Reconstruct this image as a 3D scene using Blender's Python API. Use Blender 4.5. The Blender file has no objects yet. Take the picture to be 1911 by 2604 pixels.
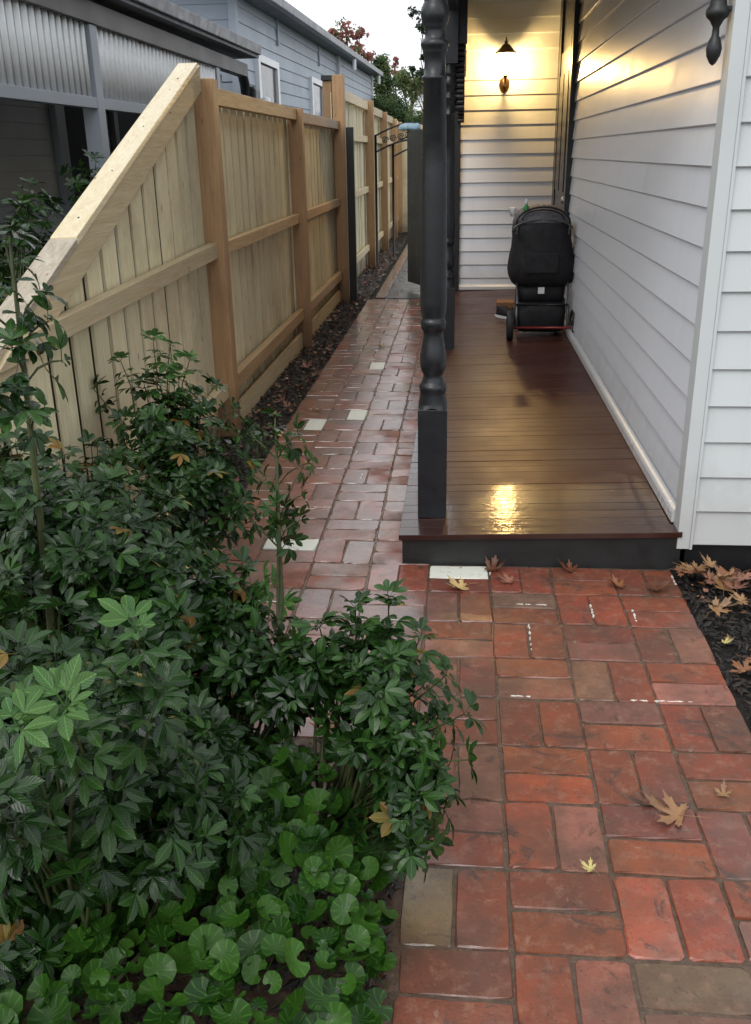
import bpy, math, random
from mathutils import Vector, Matrix, Euler, noise
random.seed(7)
R = math.radians
scn = bpy.context.scene
COL = scn.collection

# ------------------------------------------------------------------ camera
cam_d = bpy.data.cameras.new('camera'); cam = bpy.data.objects.new('camera', cam_d); COL.objects.link(cam)
RW = ((0.99598545, 0.01618916, -0.08803921), (0.08796422, -0.35930151, 0.92906659), (-0.01659181, -0.9330811, -0.35928314))
M = Matrix.Identity(4)
for i in range(3):
    M[i][0] = RW[i][0]; M[i][1] = -RW[i][1]; M[i][2] = -RW[i][2]
M[0][3], M[1][3], M[2][3] = 0, 0, 1.56
cam.matrix_world = M
cam_d.sensor_fit = 'VERTICAL'; cam_d.sensor_height = 24; cam_d.sensor_width = 24
cam_d.lens = 24 * 2371.14 / 2604; cam_d.clip_start = 0.05; cam_d.clip_end = 400
scn.camera = cam
# ------------------------------------------------------------------ sky, sun, exposure
SUN_EL, SUN_AZ = 48, 205
w = bpy.data.worlds.new('World'); scn.world = w; w.use_nodes = True
nt = w.node_tree; nt.nodes.clear()
sky = nt.nodes.new('ShaderNodeTexSky'); sky.sky_type = 'NISHITA'; sky.sun_disc = False
sky.sun_elevation = R(SUN_EL); sky.sun_rotation = R(SUN_AZ); sky.dust_density = 6; sky.air_density = 1.0; sky.ozone_density = 1.0
hs = nt.nodes.new('ShaderNodeHueSaturation'); hs.inputs['Saturation'].default_value = 0.22
nt.links.new(sky.outputs[0], hs.inputs['Color'])
mixc = nt.nodes.new('ShaderNodeMix'); mixc.data_type = 'RGBA'; mixc.inputs[0].default_value = 0.75
mixc.inputs[7].default_value = (10.6, 10.9, 11.4, 1)      # even cloud layer
nt.links.new(hs.outputs[0], mixc.inputs[6])
bg = nt.nodes.new('ShaderNodeBackground'); bg.inputs['Strength'].default_value = 0.14
nt.links.new(mixc.outputs[2], bg.inputs['Color'])
wo = nt.nodes.new('ShaderNodeOutputWorld'); nt.links.new(bg.outputs[0], wo.inputs[0])
sl = bpy.data.lights.new('sun', 'SUN'); sl.energy = 0.8; sl.angle = R(30); sl.color = (1, .97, .93)
so = bpy.data.objects.new('sun', sl); COL.objects.link(so)
sd = Vector((math.sin(R(SUN_AZ)) * math.cos(R(SUN_EL)), math.cos(R(SUN_AZ)) * math.cos(R(SUN_EL)), math.sin(R(SUN_EL))))
so.rotation_euler = sd.to_track_quat('Z', 'Y').to_euler(); so.location = (0, 0, 20)
vs = scn.view_settings; vs.view_transform = 'Standard'; vs.look = 'None'; vs.exposure = 0; vs.gamma = 1; vs.use_curve_mapping = False
scn.cycles.max_bounces = 8; scn.cycles.transparent_max_bounces = 12; scn.cycles.caustics_reflective = False
scn.cycles.sample_clamp_indirect = 6
scn.cycles.use_denoising = True

# ------------------------------------------------------------------ materials
class NT:
    def __init__(s, name):
        s.m = bpy.data.materials.new(name); s.m.use_nodes = True; s.t = s.m.node_tree; s.t.nodes.clear()
        s.out = s.n('OutputMaterial'); s.p = s.n('BsdfPrincipled'); s.l(s.p.outputs[0], s.out.inputs[0])
    def n(s, k, **kw):
        o = s.t.nodes.new('ShaderNode' + k)
        for a, b in kw.items(): setattr(o, a, b)
        return o
    def l(s, a, b): s.t.links.new(a, b)
    def coord(s, kind='Object', scale=(1, 1, 1)):
        c = s.n('TexCoord'); m = s.n('Mapping'); m.inputs['Scale'].default_value = scale
        s.l(c.outputs[kind], m.inputs[0]); return m.outputs[0]
    def world(s, scale=(1, 1, 1)):
        c = s.n('NewGeometry'); m = s.n('Mapping'); m.inputs['Scale'].default_value = scale
        s.l(c.outputs['Position'], m.inputs[0]); return m.outputs[0]
    def noise(s, vec, scale, detail=4, rough=.55, dist=0):
        o = s.n('TexNoise'); s.l(vec, o.inputs['Vector']); o.inputs['Scale'].default_value = scale
        o.inputs['Detail'].default_value = detail; o.inputs['Roughness'].default_value = rough; o.inputs['Distortion'].default_value = dist
        return o.outputs[0]
    def ramp(s, fac, stops):
        o = s.n('ValToRGB'); s.l(fac, o.inputs[0]); e = o.color_ramp.elements
        while len(e) < len(stops): e.new(.5)
        for i, (p, c) in enumerate(stops):
            e[i].position = p; e[i].color = (c, c, c, 1) if isinstance(c, (int, float)) else (*c, 1)
        return o.outputs[0]
    def mix(s, f, a, b, mode='MIX'):
        o = s.n('Mix', data_type='RGBA', blend_type=mode)
        for i, v in ((0, f), (6, a), (7, b)):
            if hasattr(v, 'links'): s.l(v, o.inputs[i])
            else: o.inputs[i].default_value = v if i == 0 else (*v, 1)
        return o.outputs[2]
    def math(s, op, a, b=0):
        o = s.n('Math', operation=op)
        for i, v in ((0, a), (1, b)):
            if hasattr(v, 'links'): s.l(v, o.inputs[i])
            else: o.inputs[i].default_value = v
        return o.outputs[0]
    def bump(s, h, strength, dist=.01):
        o = s.n('Bump'); o.inputs['Strength'].default_value = strength; o.inputs['Distance'].default_value = dist
        s.l(h, o.inputs['Height']); s.l(o.outputs[0], s.p.inputs['Normal']); s.l(o.outputs[0], s.p.inputs['Coat Normal']); return o
    def set(s, **kw):
        for k, v in kw.items():
            i = s.p.inputs[k.replace('_', ' ')]
            if hasattr(v, 'links'): s.l(v, i)
            else: i.default_value = (*v, 1) if isinstance(v, tuple) and len(v) == 3 else v

def simple(name, col, rough=.5, metal=0, var=.12, scale=12, bump=.0, spec=.5, **kw):
    t = NT(name); v = t.coord()
    nz = t.noise(v, scale, 5)
    a = tuple(max(0, c * (1 - var)) for c in col); b = tuple(min(1, c * (1 + var)) for c in col)
    t.set(Base_Color=t.ramp(nz, [(.3, a), (.7, b)]), Metallic=metal, Specular_IOR_Level=spec)
    t.set(Roughness=t.ramp(t.noise(v, scale * 2.3, 3), [(.3, max(0, rough - .08)), (.7, min(1, rough + .08))]))
    if bump: t.bump(t.noise(v, scale * 8, 4), bump, .003)
    if kw: t.set(**kw)
    return t.m

def brick_mat(name, island=False):
    t = NT(name); v = t.world()
    if island:
        g = t.n('NewGeometry')
        base = t.ramp(g.outputs['Random Per Island'], [(0, (.20, .05, .026)), (.2, (.25, .055, .026)), (.4, (.30, .075, .033)), (.6, (.22, .08, .05)), (.8, (.16, .045, .03)), (1, (.17, .09, .05))])
        t_r = g.outputs['Random Per Island']
    else:
        oi = t.n('ObjectInfo'); base = oi.outputs['Color']; t_r = oi.outputs['Random']
    blot = t.noise(v, 9, 5, .6)
    c = t.mix(t.ramp(blot, [(.42, 0), (.66, .55)]), base, (.085, .04, .027))
    light = t.noise(v, 24, 4, .7)
    c = t.mix(t.ramp(light, [(.50, 0), (.72, .5)]), c, (.33, .18, .12))
    speck = t.noise(v, 130, 3, .7)
    c = t.mix(t.ramp(speck, [(.60, 0), (.67, .6)]), c, (.035, .02, .015))
    grime = t.noise(v, 3.1, 5, .6)
    c = t.mix(t.ramp(grime, [(.46, 0), (.66, .65)]), c, (.085, .052, .032))
    stain = t.noise(v, 6.3, 8, .72, 1.5)
    c = t.mix(t.ramp(stain, [(.56, 0), (.63, .75)]), c, (.05, .033, .024))
    chalk = t.noise(t.world((1, 1, 1)), 17, 8, .75, 1)
    c = t.mix(t.ramp(chalk, [(.63, 0), (.70, .45)]), c, (.42, .31, .25))
    t.set(Base_Color=c, Specular_IOR_Level=.5)
    # wet film varies over the paving and from brick to brick
    wet = t.math('ADD', t.noise(v, 2.2, 4, .6), t.math('MULTIPLY', t.math('SUBTRACT', t_r, .5), .22))
    sep = t.n('SeparateXYZ'); g2 = t.n('NewGeometry'); t.l(g2.outputs['Position'], sep.inputs[0])
    side = t.n('MapRange'); t.l(sep.outputs[0], side.inputs[0]); side.inputs[1].default_value = -.95; side.inputs[2].default_value = .15
    side.inputs[3].default_value = .20; side.inputs[4].default_value = -.17
    wet = t.math('ADD', wet, side.outputs[0])
    t.set(Roughness=t.ramp(wet, [(.35, .62), (.6, .34)]))
    t.set(Coat_Weight=t.ramp(wet, [(.34, .15), (.52, 1)]), Coat_IOR=1.8)
    t.set(Coat_Roughness=t.ramp(t.noise(v, 14, 4, .6), [(.3, .07), (.7, .26)]))
    h = t.math('ADD', t.math('MULTIPLY', t.noise(v, 75, 6, .72), 1.2), t.math('MULTIPLY', t.noise(v, 11, 2), 1.5))
    b = t.bump(h, .34, .004)
    b2 = t.n('Bump'); b2.inputs['Strength'].default_value = .14; b2.inputs['Distance'].default_value = .004; t.l(h, b2.inputs['Height']); t.l(b2.outputs[0], t.p.inputs['Coat Normal'])
    return t.m

def wood_mat(name, c1, c2, axis, rough=.6, knots=True, dirt=None, coat=0, grain=1.0):
    sc = {'x': (1.2, 22, 22), 'y': (22, 1.2, 22), 'z': (22, 22, 1.2)}[axis]
    t = NT(name); oi = t.n('ObjectInfo'); geo = t.n('NewGeometry')
    off = t.n('VectorMath', operation='MULTIPLY_ADD'); t.l(oi.outputs['Random'], off.inputs[0]); off.inputs[1].default_value = (17, 31, 23); t.l(geo.outputs['Position'], off.inputs[2])
    mp = t.n('Mapping'); mp.inputs['Scale'].default_value = sc; t.l(off.outputs[0], mp.inputs[0]); v = mp.outputs[0]
    g = t.noise(v, 1.6 * grain, 6, .6, 1.2)
    f = t.noise(v, 7 * grain, 4, .6)
    c = t.ramp(g, [(.3, c1), (.7, c2)])
    c = t.mix(t.ramp(f, [(.5, 0), (.8, .35)]), c, tuple(x * .55 for x in c1))
    rv = t.ramp(oi.outputs['Random'], [(0, .78), (.5, 1), (1, 1.12)])
    c = t.mix(1.0, c, rv, 'MULTIPLY')
    if knots:
        m2 = t.n('Mapping'); m2.inputs['Scale'].default_value = tuple(1.8 if s < 2 else 6.5 for s in sc); t.l(off.outputs[0], m2.inputs[0])
        vo = t.n('TexVoronoi'); vo.inputs['Scale'].default_value = 2.0; t.l(m2.outputs[0], vo.inputs['Vector'])
        c = t.mix(t.ramp(vo.outputs['Distance'], [(.035, .8), (.10, 0)]), c, (.13, .06, .025))
    if dirt:
        sep = t.n('SeparateXYZ'); t.l(geo.outputs['Position'], sep.inputs[0])
        z = t.math('ADD', sep.outputs[2], t.math('MULTIPLY', t.noise(geo.outputs['Position'], 4, 4), .5))
        c = t.mix(t.ramp(z, [(.28, .75), (.62, 0)]), c, dirt)
        c = t.mix(t.ramp(t.noise(geo.outputs['Position'], 2.6, 5, .65), [(.5, 0), (.75, .45)]), c, (.25, .155, .07))
    t.set(Base_Color=c, Roughness=t.ramp(f, [(.3, rough - .1), (.7, rough + .08)]), Coat_Weight=coat, Coat_Roughness=.25)
    t.bump(t.math('ADD', g, f), .35, .003)
    return t.m

def paint_mat(name, col, rough=.35, dirt=.12, cs=(1, 1, 1)):
    t = NT(name); v = t.world(cs)
    n1 = t.noise(v, 1.7, 5, .6); n2 = t.noise(v, 30, 4, .6)
    c = t.mix(t.ramp(n1, [(.4, 0), (.8, dirt)]), col, tuple(x * .6 for x in col))
    oi = t.n('ObjectInfo'); c = t.mix(1.0, c, t.ramp(oi.outputs['Random'], [(0, .95), (1, 1.02)]), 'MULTIPLY')
    sp = t.n('SeparateXYZ'); g_ = t.n('NewGeometry'); t.l(g_.outputs['Position'], sp.inputs[0])
    lowz = t.math('SUBTRACT', sp.outputs[2], t.math('MULTIPLY', t.noise(t.world(), 7, 6, .75), .45))
    c = t.mix(t.ramp(lowz, [(.0, .30), (.22, 0)]), c, (.28, .25, .21))
    run = t.noise(t.world((9, 9, .7)), 1.5, 5, .65)
    c = t.mix(t.ramp(run, [(.55, 0), (.8, .14)]), c, (.30, .29, .27))
    t.set(Base_Color=c, Roughness=t.ramp(n1, [(.3, rough - .05), (.7, rough + .07)]))
    g = t.noise(t.world((2, 2, 2)), 1.3, 3)
    t.bump(t.math('ADD', t.math('MULTIPLY', n2, .3), t.math('MULTIPLY', g, .8)), .10, .004)
    return t.m

def leaf_mat(name, c1, c2, rough=.3, trans=.25, coat=.0, nv=7):
    t = NT(name); g = t.n('NewGeometry'); oi = t.n('ObjectInfo')
    r = t.math('FRACT', t.math('ADD', g.outputs['Random Per Island'], oi.outputs['Random']), 0)
    c = t.ramp(r, [(0, c1), (1, c2)])
    nz = t.noise(t.world(), 25, 3)
    c = t.mix(t.ramp(nz, [(.4, 0), (.8, .35)]), c, tuple(x * .5 for x in c1))
    at = t.n('Attribute', attribute_name='vein'); sp = t.n('SeparateXYZ'); t.l(at.outputs['Vector'], sp.inputs[0])
    au = t.math('ABSOLUTE', sp.outputs[0]); mid = t.ramp(au, [(.02, 1), (.10, 0)])
    sv = t.math('SINE', t.math('MULTIPLY', t.math('SUBTRACT', sp.outputs[1], t.math('MULTIPLY', au, .35)), 6.2832 * nv))
    side = t.ramp(sv, [(.82, 0), (.98, .6)])
    vein = t.math('MAXIMUM', mid, side)
    has = t.math('GREATER_THAN', t.math('ADD', au, t.math('ABSOLUTE', sp.outputs[1])), .001)
    vein = t.math('MULTIPLY', vein, has)
    c = t.mix(t.math('MULTIPLY', vein, .55), c, tuple(min(1, x * 2.2 + .01) for x in c2))
    # underside is paler and duller
    t.set(Base_Color=c, Specular_IOR_Level=.26)
    t.set(Roughness=t.ramp(t.noise(t.world(), 40, 3), [(.3, max(.08, rough - .18)), (.7, rough + .08)]), Coat_Weight=coat, Coat_Roughness=.15)
    t.bump(t.math('ADD', t.noise(t.world(), 160, 3), t.math('MULTIPLY', sv, -.25)), .3, .0012)
    tr = t.n('BsdfTranslucent'); t.l(c, tr.inputs[0])
    ms = t.n('MixShader'); ms.inputs[0].default_value = trans
    t.l(t.p.outputs[0], ms.inputs[1]); t.l(tr.outputs[0], ms.inputs[2]); t.l(ms.outputs[0], t.out.inputs[0])
    return t.m

MT = {}
MT['brick'] = brick_mat('wet_clay_brick'); MT['brick_far'] = brick_mat('wet_clay_brick_far', True)
def white_brick():
    t = NT('painted_brick'); v = t.world()
    n1 = t.noise(v, 38, 5, .7, .6)
    c = t.mix(t.ramp(n1, [(.60, 0), (.68, .85)]), (.74, .75, .65), (.12, .10, .07))
    t.set(Base_Color=c, Roughness=.4); t.bump(t.noise(v, 40, 4), .5, .004); return t.m
MT['white_brick'] = white_brick()
MT['chalk'] = simple('old_white_paint', (.72, .70, .62), .5, var=.25, scale=60)
def mortar():
    t = NT('wet_joint_sand'); v = t.world()
    n1 = t.noise(v, 45, 5, .7)
    c = t.ramp(n1, [(.3, (.055, .035, .024)), (.6, (.12, .078, .052)), (.8, (.20, .15, .11))])
    t.set(Base_Color=c, Roughness=t.ramp(t.noise(v, 11, 3), [(.4, .12), (.6, .6)])); t.bump(n1, .8, .004); return t.m
MT['mortar'] = mortar()
def soil():
    t = NT('black_mulch_soil'); v = t.world()
    n1 = t.noise(v, 60, 6, .75)
    t.set(Base_Color=t.ramp(n1, [(.35, (.004, .0035, .003)), (.7, (.022, .017, .013))]), Roughness=t.ramp(t.noise(v, 90, 3), [(.4, .3), (.7, .8)]))
    t.bump(n1, 1, .02); return t.m
MT['soil'] = soil()
def ground_m():
    t = NT('ground_earth'); v = t.world(); n1 = t.noise(v, 3, 6, .7)
    t.set(Base_Color=t.ramp(n1, [(.35, (.02, .02, .012)), (.7, (.05, .06, .025))]), Roughness=.85); return t.m
MT['ground'] = ground_m()
def slate():
    t = NT('grey_slate'); v = t.world(); n1 = t.noise(v, 6, 6, .6)
    t.set(Base_Color=t.ramp(n1, [(.3, (.035, .04, .045)), (.7, (.09, .10, .11))]), Roughness=t.ramp(n1, [(.3, .18), (.7, .5)]))
    t.bump(t.noise(v, 30, 4), .4, .004); return t.m
MT['slate'] = slate()
MT['chip'] = simple('bark_chip', (.011, .008, .006), .6, var=.7, scale=3)
MT['chip2'] = simple('brown_bark_chip', (.035, .020, .012), .6, var=.6, scale=3)
MT['paling'] = wood_mat('pale_treated_pine', (.66, .575, .365), (.80, .73, .49), 'z', .62, dirt=(.14, .10, .05))
MT['paling_gap_shade'] = wood_mat('gap_shadow_paling', (.06, .038, .018), (.10, .065, .03), 'z', .6, knots=False)  # dark colour paints the shadow seen in the fence gaps
MT['railpine'] = wood_mat('rail_treated_pine', (.54, .43, .25), (.70, .58, .37), 'y', .55)
MT['railcyp'] = wood_mat('rail_orange_pine', (.44, .28, .13), (.60, .42, .22), 'y', .5)
MT['capwood'] = wood_mat('bright_cap_pine', (.74, .60, .34), (.88, .78, .54), 'y', .4, coat=.3)
MT['capold'] = wood_mat('weathered_cap', (.30, .25, .18), (.48, .42, .32), 'y', .35, coat=.4)
MT['postwood'] = wood_mat('cypress_post', (.36, .205, .10), (.52, .33, .17), 'z', .5, dirt=(.12, .06, .03))
MT['white'] = paint_mat('light_grey_wall_paint', (.80, .84, .90), .33, .12)
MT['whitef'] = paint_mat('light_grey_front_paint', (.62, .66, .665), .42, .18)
MT['trim'] = paint_mat('white_trim_paint', (.76, .78, .80), .3, .08)
MT['char'] = simple('charcoal_gloss_paint', (.013, .015, .018), .34, var=.25, scale=9, bump=.1)
MT['char2'] = simple('charcoal_fascia_paint', (.016, .018, .018), .42, var=.35, scale=6, bump=.2)
MT['plinth'] = simple('black_plinth', (.008, .008, .009), .5, var=.3, scale=6)
def deck_mat():
    t = NT('wet_merbau_decking'); oi = t.n('ObjectInfo'); geo = t.n('NewGeometry')
    off = t.n('VectorMath', operation='MULTIPLY_ADD'); t.l(oi.outputs['Random'], off.inputs[0]); off.inputs[1].default_value = (9, 13, 5); t.l(geo.outputs['Position'], off.inputs[2])
    mp = t.n('Mapping'); mp.inputs['Scale'].default_value = (1.5, 30, 30); t.l(off.outputs[0], mp.inputs[0])
    g = t.noise(mp.outputs[0], 1.6, 6, .62, .8)
    c = t.ramp(g, [(.25, (.030, .009, .006)), (.55, (.056, .017, .012)), (.8, (.088, .031, .021))])
    c = t.mix(1.0, c, t.ramp(oi.outputs['Random'], [(0, .85), (1, 1.15)]), 'MULTIPLY')
    sep = t.n('SeparateXYZ'); t.l(geo.outputs['Position'], sep.inputs[0])
    # rain has blown onto the first half metre of boards and along the open edge
    e1 = t.math('ADD', sep.outputs[1], t.math('MULTIPLY', t.noise(geo.outputs['Position'], 2.5, 4), .9))
    wet = t.ramp(t.math('DIVIDE', e1, 10), [(.425, 1), (.455, 0)])
    e2 = t.math('ADD', sep.outputs[0], t.math('MULTIPLY', t.noise(geo.outputs['Position'], 4, 3), .12))
    wet2 = t.ramp(t.math('ADD', e2, .5), [(.36, 1), (.42, 0)])
    wet = t.math('MAXIMUM', wet, wet2)
    c = t.mix(wet, c, t.mix(1.0, c, (.6, .55, .55), 'MULTIPLY'))
    dust = t.ramp(t.noise(geo.outputs['Position'], 1.6, 5, .6), [(.45, 0), (.7, .35)])
    t.set(Base_Color=t.mix(dust, c, (.10, .07, .055)), Roughness=t.ramp(t.noise(geo.outputs['Position'], 3, 4), [(.3, .30), (.7, .44)]))
    t.set(Specular_IOR_Level=.26, Coat_Weight=wet, Coat_Roughness=t.ramp(t.noise(geo.outputs['Position'], 18, 3), [(.4, .05), (.7, .16)]), Coat_IOR=1.33)
    mq = t.n('Mapping'); mq.inputs['Scale'].default_value = (3, 36, 3); t.l(off.outputs[0], mq.inputs[0])
    h = t.math('ADD', t.math('MULTIPLY', g, .35), t.math('ADD', t.math('MULTIPLY', t.noise(geo.outputs['Position'], 34, 3), .5), t.math('MULTIPLY', t.noise(mq.outputs[0], 1, 2), .5)))
    t.bump(h, .42, .003); return t.m
MT['deck'] = deck_mat()
MT['nb_wall'] = paint_mat('blue_grey_neighbour_paint', (.36, .42, .49), .5, .18)
MT['nb_dim'] = paint_mat('slate_porch_paint', (.58, .62, .66), .5, .25)
MT['nb_beam'] = paint_mat('porch_beam_paint', (.36, .40, .45), .45, .15)
MT['nb_fascia'] = paint_mat('grey_fascia_paint', (.13, .125, .12), .5, .2)
MT['gutter'] = simple('dark_gutter_metal', (.055, .06, .07), .35, .0, var=.2, scale=4)
MT['roofsheet'] = simple('zinc_roof_sheet', (.32, .37, .42), .35, .4, var=.2, scale=3)
MT['soffit'] = simple('grey_soffit', (.14, .15, .17), .6, var=.15, scale=4)
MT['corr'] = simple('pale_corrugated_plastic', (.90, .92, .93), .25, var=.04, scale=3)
MT['corr_shaded'] = simple('shaded_corrugated_valley', (.50, .53, .53), .5, var=.2, scale=3)  # shade between the ribs, put into the colour of the valleys
MT['glass_dark'] = simple('dark_window_glass', (.02, .022, .024), .12, var=.2, scale=4)
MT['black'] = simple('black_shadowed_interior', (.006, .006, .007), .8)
MT['iron'] = simple('black_iron', (.012, .012, .014), .4, .3, bump=.1)
MT['gate'] = simple('dark_grey_gate_paint', (.04, .045, .05), .55, var=.25, scale=5, bump=.2)
MT['blue_cloth'] = simple('pale_blue_cloth', (.25, .38, .46), .6, var=.3, scale=20)
MT['brass'] = simple('antique_brass', (.16, .09, .035), .38, .7, var=.3, scale=30)
MT['fabric'] = simple('black_pram_fabric', (.010, .010, .013), .75, var=.5, scale=14, bump=.6)
MT['fabric2'] = simple('grey_hood_fabric', (.11, .11, .125), .7, var=.3, scale=30, bump=.5)
MT['alu'] = simple('silver_tube', (.45, .46, .48), .3, .9)
MT['tube_grey'] = simple('worn_grey_tube', (.12, .12, .13), .4, .6)
MT['redm'] = simple('red_axle_metal', (.22, .03, .025), .4, .3)
MT['rubber'] = simple('black_rubber', (.012, .012, .012), .7, bump=.3)
MT['tag'] = simple('white_label', (.7, .72, .72), .5)
MT['green_plastic'] = simple('green_bottle', (.02, .22, .06), .25)
MT['white_plastic'] = simple('white_plastic', (.75, .77, .78), .35)
MT['cardboard'] = simple('brown_card', (.22, .10, .04), .8)
MT['bark'] = simple('shrub_bark', (.07, .05, .03), .8, var=.5, scale=20, bump=.8)
MT['twig'] = simple('green_twig', (.06, .075, .025), .55, var=.3, scale=10)
MT['leafA'] = leaf_mat('dark_glossy_leaf', (.004, .016, .003), (.017, .050, .009), .25, .08, .12)
MT['leafB'] = leaf_mat('mid_green_leaf', (.012, .042, .007), (.034, .088, .015), .30, .15, .1)
MT['leafC'] = leaf_mat('young_bright_leaf', (.040, .115, .028), (.085, .175, .045), .38, .3, .05)
MT['leafY'] = leaf_mat('yellowing_leaf', (.16, .15, .03), (.22, .10, .03), .4, .25, .0)
MT['violet'] = leaf_mat('violet_leaf', (.010, .042, .005), (.045, .125, .014), .40, .18, .0, 9)
MT['farleaf'] = leaf_mat('background_leaf', (.08, .13, .05), (.15, .23, .09), .6, .5)
MT['farleaf2'] = leaf_mat('background_olive_leaf', (.12, .16, .05), (.24, .27, .11), .6, .45)
MT['redleaf'] = leaf_mat('autumn_red_leaf', (.32, .09, .09), (.45, .24, .18), .6, .5)
def dead_mat():
    t = NT('fallen_leaf_colour'); oi = t.n('ObjectInfo'); v = t.coord()
    c = t.mix(t.ramp(t.noise(v, 18, 4, .6), [(.45, 0), (.75, .7)]), oi.outputs['Color'], (.09, .035, .015))
    t.set(Base_Color=c, Roughness=.42, Coat_Weight=.3, Coat_Roughness=.2); t.bump(t.noise(v, 60, 3), .4, .002); return t.m
MT['dead'] = dead_mat()
def litter_mat():
    t = NT('leaf_litter_colour'); g = t.n('NewGeometry')
    t.set(Base_Color=t.ramp(g.outputs['Random Per Island'], [(0, (.05, .02, .01)), (.3, (.16, .06, .025)), (.6, (.28, .13, .055)), (.85, (.30, .15, .12)), (1, (.42, .30, .13))]), Roughness=.4); return t.m
MT['litter'] = litter_mat()
def emit(name, col, s):
    m = bpy.data.materials.new(name); m.use_nodes = True; t = m.node_tree; t.nodes.clear()
    e = t.nodes.new('ShaderNodeEmission'); e.inputs[0].default_value = (*col, 1); e.inputs[1].default_value = s
    o = t.nodes.new('ShaderNodeOutputMaterial'); t.links.new(e.outputs[0], o.inputs[0]); return m
MT['bulb'] = emit('lit_bulb', (1, .70, .30), 45)
def lamp_glass():
    t = NT('lantern_glass'); tr = t.n('BsdfTransparent'); gl = t.n('BsdfGlossy'); gl.inputs['Roughness'].default_value = .1
    ms = t.n('MixShader'); ms.inputs[0].default_value = .08; t.l(tr.outputs[0], ms.inputs[1]); t.l(gl.outputs[0], ms.inputs[2])
    em = t.n('Emission'); em.inputs[0].default_value = (1, .74, .36, 1); em.inputs[1].default_value = 11
    ad = t.n('AddShader'); t.l(ms.outputs[0], ad.inputs[0]); t.l(em.outputs[0], ad.inputs[1])
    t.l(ad.outputs[0], t.out.inputs[0]); return t.m
MT['lampglass'] = lamp_glass()

# ------------------------------------------------------------------ mesh helpers
class MB:
    def __init__(s): s.v = []; s.f = []; s.mi = []; s.uv = {}
    def add(s, vs, fs, mi=0):
        b = len(s.v); s.v += [tuple(v) for v in vs]; s.f += [tuple(b + i for i in f) for f in fs]; s.mi += [mi] * len(fs); return s
    def box(s, x0, x1, y0, y1, z0, z1, mi=0):
        return s.add([(x0, y0, z0), (x1, y0, z0), (x1, y1, z0), (x0, y1, z0), (x0, y0, z1), (x1, y0, z1), (x1, y1, z1), (x0, y1, z1)],
                     [(0, 3, 2, 1), (4, 5, 6, 7), (0, 1, 5, 4), (1, 2, 6, 5), (2, 3, 7, 6), (3, 0, 4, 7)], mi)
    def hexa(s, p, mi=0):   # 8 points: bottom 4, top 4
        return s.add(p, [(0, 3, 2, 1), (4, 5, 6, 7), (0, 1, 5, 4), (1, 2, 6, 5), (2, 3, 7, 6), (3, 0, 4, 7)], mi)
    def prism(s, prof, a0, a1, place, mi=0):  # prof: 2D points, extruded a0..a1; place(u, v, a)
        n = len(prof); vs = [place(u, v, a0) for u, v in prof] + [place(u, v, a1) for u, v in prof]
        fs = [tuple(range(n))[::-1], tuple(range(n, 2 * n))] + [(i, (i + 1) % n, n + (i + 1) % n, n + i) for i in range(n)]
        return s.add(vs, fs, mi)
    def tube(s, pts, r, n=8, mi=0, caps=True):
        pts = [Vector(p) for p in pts]; rs = r if isinstance(r, (list, tuple)) else [r] * len(pts)
        b = len(s.v); up = Vector((0, 0, 1))
        for i, p in enumerate(pts):
            d = (pts[min(i + 1, len(pts) - 1)] - pts[max(i - 1, 0)]).normalized()
            u = d.cross(up if abs(d.z) < .9 else Vector((1, 0, 0))).normalized(); v = d.cross(u)
            for k in range(n):
                a = 2 * math.pi * k / n; s.v.append(tuple(p + (u * math.cos(a) + v * math.sin(a)) * rs[i]))
        for i in range(len(pts) - 1):
            for k in range(n):
                s.f.append((b + i * n + k, b + i * n + (k + 1) % n, b + (i + 1) * n + (k + 1) % n, b + (i + 1) * n + k)); s.mi.append(mi)
        if caps:
            s.f.append(tuple(b + k for k in range(n))); s.f.append(tuple(b + (len(pts) - 1) * n + k for k in range(n))[::-1]); s.mi += [mi, mi]
        return s
    def lathe(s, prof, c, n=28, mi=0, sq=None):   # prof: (z, r)
        b = len(s.v)
        for z, r in prof:
            for k in range(n):
                a = 2 * math.pi * k / n; s.v.append((c[0] + r * math.cos(a), c[1] + r * math.sin(a), z))
        for i in range(len(prof) - 1):
            for k in range(n):
                s.f.append((b + i * n + k, b + i * n + (k + 1) % n, b + (i + 1) * n + (k + 1) % n, b + (i + 1) * n + k)); s.mi.append(mi)
        s.f.append(tuple(b + k for k in range(n))[::-1]); s.f.append(tuple(b + (len(prof) - 1) * n + k for k in range(n))); s.mi += [mi, mi]
        return s
    def mesh(s, name, mats, smooth=False, angle=None):
        me = bpy.data.meshes.new(name); me.from_pydata(s.v, [], s.f); me.update()
        for m in (mats if isinstance(mats, (list, tuple)) else [mats]): me.materials.append(MT[m])
        me.polygons.foreach_set('material_index', s.mi)
        if s.uv:
            at = me.attributes.new('vein', 'FLOAT2', 'POINT'); buf = [0.0] * (2 * len(s.v))
            for i, (a, b) in s.uv.items(): buf[2 * i] = a; buf[2 * i + 1] = b
            at.data.foreach_set('vector', buf)
        if smooth or angle: me.polygons.foreach_set('use_smooth', [True] * len(me.polygons))
        if angle: me.set_sharp_from_angle(angle=R(angle))
        return me
    def build(s, name, mats, parent=None, smooth=False, angle=None, bevel=0):
        o = bpy.data.objects.new(name, s.mesh(name, mats, smooth, angle)); COL.objects.link(o)
        if parent: o.parent = parent
        if bevel:
            b = o.modifiers.new('bevel', 'BEVEL'); b.width = bevel; b.segments = 2; b.limit_method = 'ANGLE'
        return o
def tag(o, label=None, cat=None, group=None, kind=None):
    for k, v in (('label', label), ('category', cat), ('group', group), ('kind', kind)):
        if v: o[k] = v
    return o
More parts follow.
